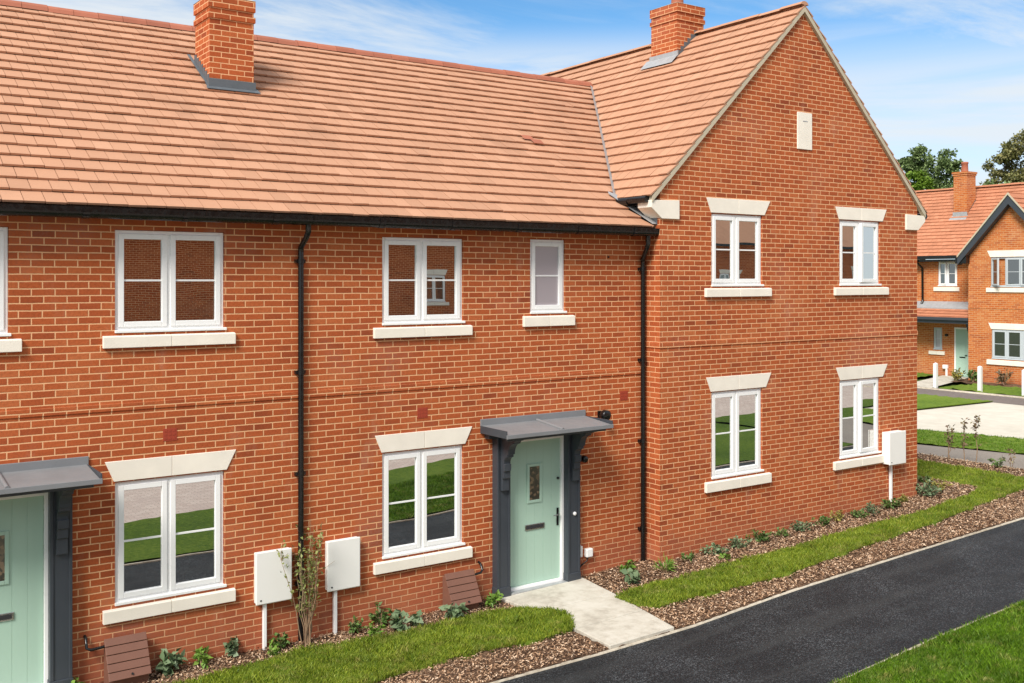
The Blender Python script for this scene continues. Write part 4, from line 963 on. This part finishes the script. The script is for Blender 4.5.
# ------------------------------------------------------------------ grass blades and bark chips
def scatter(n_per, x0, x1, lo, hi, r):
    xs = np.linspace(x0, x1, 400); a = lo(xs) if callable(lo) else np.full(400, lo); b = hi(xs) if callable(hi) else np.full(400, hi)
    wgt = np.clip(b - a, 0, None); area = wgt.mean() * (x1 - x0); n = int(n_per * area)
    cdf = np.cumsum(wgt); cdf /= cdf[-1]
    x = np.interp(r.uniform(0, 1, n), cdf, xs); l = np.interp(x, xs, a); u = np.interp(x, xs, b)
    return x, l + (u - l) * r.uniform(0, 1, n), np.minimum(x * 0 + 9, 9), l, u
def grass(name, mat, areas, off, seed):
    r = np.random.default_rng(seed); VV = []; n0 = 0
    for (dens, x0, x1, lo, hi, ht) in areas:
        x, y, _, l, u = scatter(dens, x0, x1, lo, hi, r); n = len(x)
        # tufty growth: height varies over ~0.3 m patches
        pt = .75 + .25 * np.sin(x * 7.3 + 2 * np.sin(y * 5.1)) * np.sin(y * 8.7 + 1.5 * np.sin(x * 3.7))
        H = ht * pt * r.uniform(.5, 1.35, n); a = r.uniform(0, 6.283, n); w = r.uniform(.0028, .0055, n)
        lean = r.uniform(.1, .9, n) * H; b = r.uniform(0, 6.283, n)
        z = hv(x) + off - .008
        px, py = np.cos(a) * w, np.sin(a) * w; lx, ly = np.cos(b) * lean, np.sin(b) * lean
        V = np.stack([np.stack([x - px, y - py, z], 1), np.stack([x + px, y + py, z], 1),
                      np.stack([x + px * .7 + lx * .4, y + py * .7 + ly * .4, z + H * .6], 1), np.stack([x + lx, y + ly, z + H], 1)], 1)
        VV.append(V.reshape(-1, 3))
    V = np.concatenate(VV); F = np.arange(len(V)).reshape(-1, 4)
    return kind(fast_mesh(name, V, F, mat), 'stuff')
grass('grass', 'blade', [(7000, 2.2, 7.95, lambda x: LL_lo(x) - .035, lambda x: LL_hi(x) + .03, .062), (6000, 8.84, 14, lambda x: LR_lo(x) - .035, lambda x: LR_hi(x) + .03, .062), (4000, 14, 19.7, lambda x: LR_lo(x) - .03, lambda x: np.minimum(LR_hi(x), 3.2), .066)], .048, 1)
grass('grass', 'blade_lush', [(5600, 8.6, 15.5, -7.0, -4.50, .065)], .012, 2)
grass('grass', 'blade_lush', [(1300, 22.0, 26.5, lambda x: np.where(x < 24, (22.9 - x) / .29, -4), lambda x: np.clip((25.33 - x) / .285, -4, 8), .055)], .012, 6)
def chips(areas, seed):
    r = np.random.default_rng(seed); VV = []
    for (dens, x0, x1, lo, hi, s) in areas:
        x, y, *_ = scatter(dens, x0, x1, lo, hi, r); n = len(x)
        L = r.uniform(.012, .036, n) * s; W = r.uniform(.006, .015, n) * s; a = r.uniform(0, 6.283, n)
        t1 = r.normal(0, .38, n); t2 = r.normal(0, .45, n)
        d = np.stack([np.cos(a) * np.cos(t1), np.sin(a) * np.cos(t1), np.sin(t1)], 1); e = np.stack([-np.sin(a) * np.cos(t2), np.cos(a) * np.cos(t2), np.sin(t2)], 1)
        c = np.stack([x, y, hv(x) + .008 + np.abs(r.normal(0, .012, n))], 1)
        V = np.stack([c - d * L[:, None] * .5 - e * W[:, None] * .5, c + d * L[:, None] * .5 - e * W[:, None] * .35, c + d * L[:, None] * .5 + e * W[:, None] * .4, c - d * L[:, None] * .45 + e * W[:, None] * .5], 1)
        VV.append(V.reshape(-1, 3))
    V = np.concatenate(VV); return kind(fast_mesh('bark_chips', V, np.arange(len(V)).reshape(-1, 4), 'chip'), 'stuff')
chips([(2600, 1.9, 7.62, lambda x: LL_hi(x) - .03, -.01, 1.15), (2600, 3.0, 7.66, -2.31, lambda x: LL_lo(x) + .03, 1.15),
       (2600, 9.0, 16.7, lambda x: LR_hi(x) - .03, lambda x: np.where(x < 10.3, -.01, -.34), 1.2), (2600, 8.76, 19.6, -2.31, lambda x: LR_lo(x) + .03, 1.2),
       (1600, 16.66, 18.3, lambda x: LR_hi(x), 3.0, 1.5), (1500, 19.72, 20.72, -2.3, 5.0, 1.5)], 11)

# ------------------------------------------------------------------ light, sky, camera
SKY_LOC = (10.5, 1.5, 0)
EL = R(44); sx, sy = -.87, -.49
sun = bpy.data.lights.new('sun', 'SUN'); sun.energy = 2.5; sun.angle = R(22); sun.color = (1.0, .94, .86)
so = bpy.data.objects.new('sun', sun); COL.objects.link(so)
dv = Vector((sx * math.cos(EL), sy * math.cos(EL), math.sin(EL))); so.rotation_euler = (-dv).to_track_quat('-Z', 'Y').to_euler()
w = bpy.data.worlds.new('World'); scene.world = w; w.use_nodes = True
nt = w.node_tree; bgn = nt.nodes['Background']; N = nt.nodes.new
def wmath(op, a, b=0.0, clamp=False):
    n = N('ShaderNodeMath'); n.operation = op; n.use_clamp = clamp
    for i, v in enumerate((a, b)):
        if hasattr(v, 'is_output'): nt.links.new(v, n.inputs[i])
        else: n.inputs[i].default_value = v
    return n.outputs[0]
def wstep(v, a, b, c=0.0, d=1.0):
    n = N('ShaderNodeMapRange'); n.interpolation_type = 'SMOOTHSTEP'; nt.links.new(v, n.inputs[0])
    for i, q in enumerate((a, b, c, d)): n.inputs[1 + i].default_value = q
    return n.outputs[0]
sky = N('ShaderNodeTexSky'); sky.sky_type = 'NISHITA'; sky.sun_disc = False; sky.sun_elevation = EL; sky.sun_rotation = math.atan2(sx, sy)
sky.air_density = .55; sky.dust_density = .15; sky.ozone_density = 3.0; sky.altitude = 60
tc = N('ShaderNodeTexCoord'); sp = N('ShaderNodeSeparateXYZ'); nt.links.new(tc.outputs['Generated'], sp.inputs[0])
zz = wmath('ADD', wmath('MAXIMUM', sp.outputs[2], 0.0), 0.10)
cx = wmath('DIVIDE', sp.outputs[0], zz); cy = wmath('DIVIDE', sp.outputs[1], zz)
cv = N('ShaderNodeCombineXYZ'); nt.links.new(cx, cv.inputs[0]); nt.links.new(cy, cv.inputs[1])
mp = N('ShaderNodeMapping'); mp.inputs['Rotation'].default_value = (0, 0, R(-35)); mp.inputs['Scale'].default_value = (.35, 1.1, 1); mp.inputs['Location'].default_value = SKY_LOC
nt.links.new(cv.outputs[0], mp.inputs[0])
def wnoise(scale, detail, rough, dist=0.0):
    n = N('ShaderNodeTexNoise'); n.inputs['Scale'].default_value = scale; n.inputs['Detail'].default_value = detail; n.inputs['Roughness'].default_value = rough; n.inputs['Distortion'].default_value = dist
    nt.links.new(mp.outputs[0], n.inputs['Vector']); return n.outputs['Fac']
n1 = wnoise(.55, 7, .6, .6); n2 = wnoise(2.2, 8, .66, .8)
cl = wmath('ADD', wmath('MULTIPLY', n1, .68), wmath('MULTIPLY', n2, .32))
mask = wstep(cl, .37, .57)
hz = wstep(sp.outputs[2], .155, .245, 1.0, 0.0)
# long thin stratus streaks low in the sky
sv2 = N('ShaderNodeCombineXYZ'); nt.links.new(wmath('MULTIPLY', sp.outputs[0], 1.6), sv2.inputs[0]); nt.links.new(wmath('MULTIPLY', sp.outputs[1], 1.6), sv2.inputs[1]); nt.links.new(wmath('MULTIPLY', sp.outputs[2], 17.0), sv2.inputs[2])
n3 = N('ShaderNodeTexNoise'); n3.inputs['Scale'].default_value = 1.15; n3.inputs['Detail'].default_value = 7; n3.inputs['Roughness'].default_value = .58; n3.inputs['Distortion'].default_value = .5
nt.links.new(sv2.outputs[0], n3.inputs['Vector'])
st = wmath('MULTIPLY', wstep(n3.outputs['Fac'], .40, .60), wstep(sp.outputs[2], .250, .190))
hz = wmath('MAXIMUM', wmath('MULTIPLY', hz, wstep(n3.outputs['Fac'], .25, .50, .6, 1.0)), st)
mask = wmath('MAXIMUM', mask, hz)
mx = N('ShaderNodeMix'); mx.data_type = 'RGBA'; nt.links.new(wmath('MULTIPLY', mask, .93), mx.inputs[0]); tint = N('ShaderNodeMix'); tint.data_type = 'RGBA'; tint.blend_type = 'MULTIPLY'; tint.inputs[0].default_value = 1.0; nt.links.new(sky.outputs[0], tint.inputs[6]); tint.inputs[7].default_value = (.60, .86, .84, 1)
nt.links.new(tint.outputs[2], mx.inputs[6]); mx.inputs[7].default_value = (3.3, 3.5, 3.65, 1)
nt.links.new(mx.outputs[2], bgn.inputs['Color']); bgn.inputs['Strength'].default_value = .125

cam = bpy.data.cameras.new('camera'); co = bpy.data.objects.new('camera', cam); COL.objects.link(co)
cam.sensor_width = 36; cam.lens = 1020 / 1024 * 36; cam.shift_y = -62.5 / 1024; cam.clip_end = 3000; cam.clip_start = .05
co.location = (0, -11.37, 4.15); co.rotation_euler = (R(90), 0, -math.atan(1020 / (1980 - 512)))
scene.camera = co
scene.view_settings.view_transform = 'Standard'; scene.view_settings.look = 'None'; scene.view_settings.gamma = 1.0; scene.view_settings.exposure = 1.0
scene.view_settings.use_curve_mapping = False
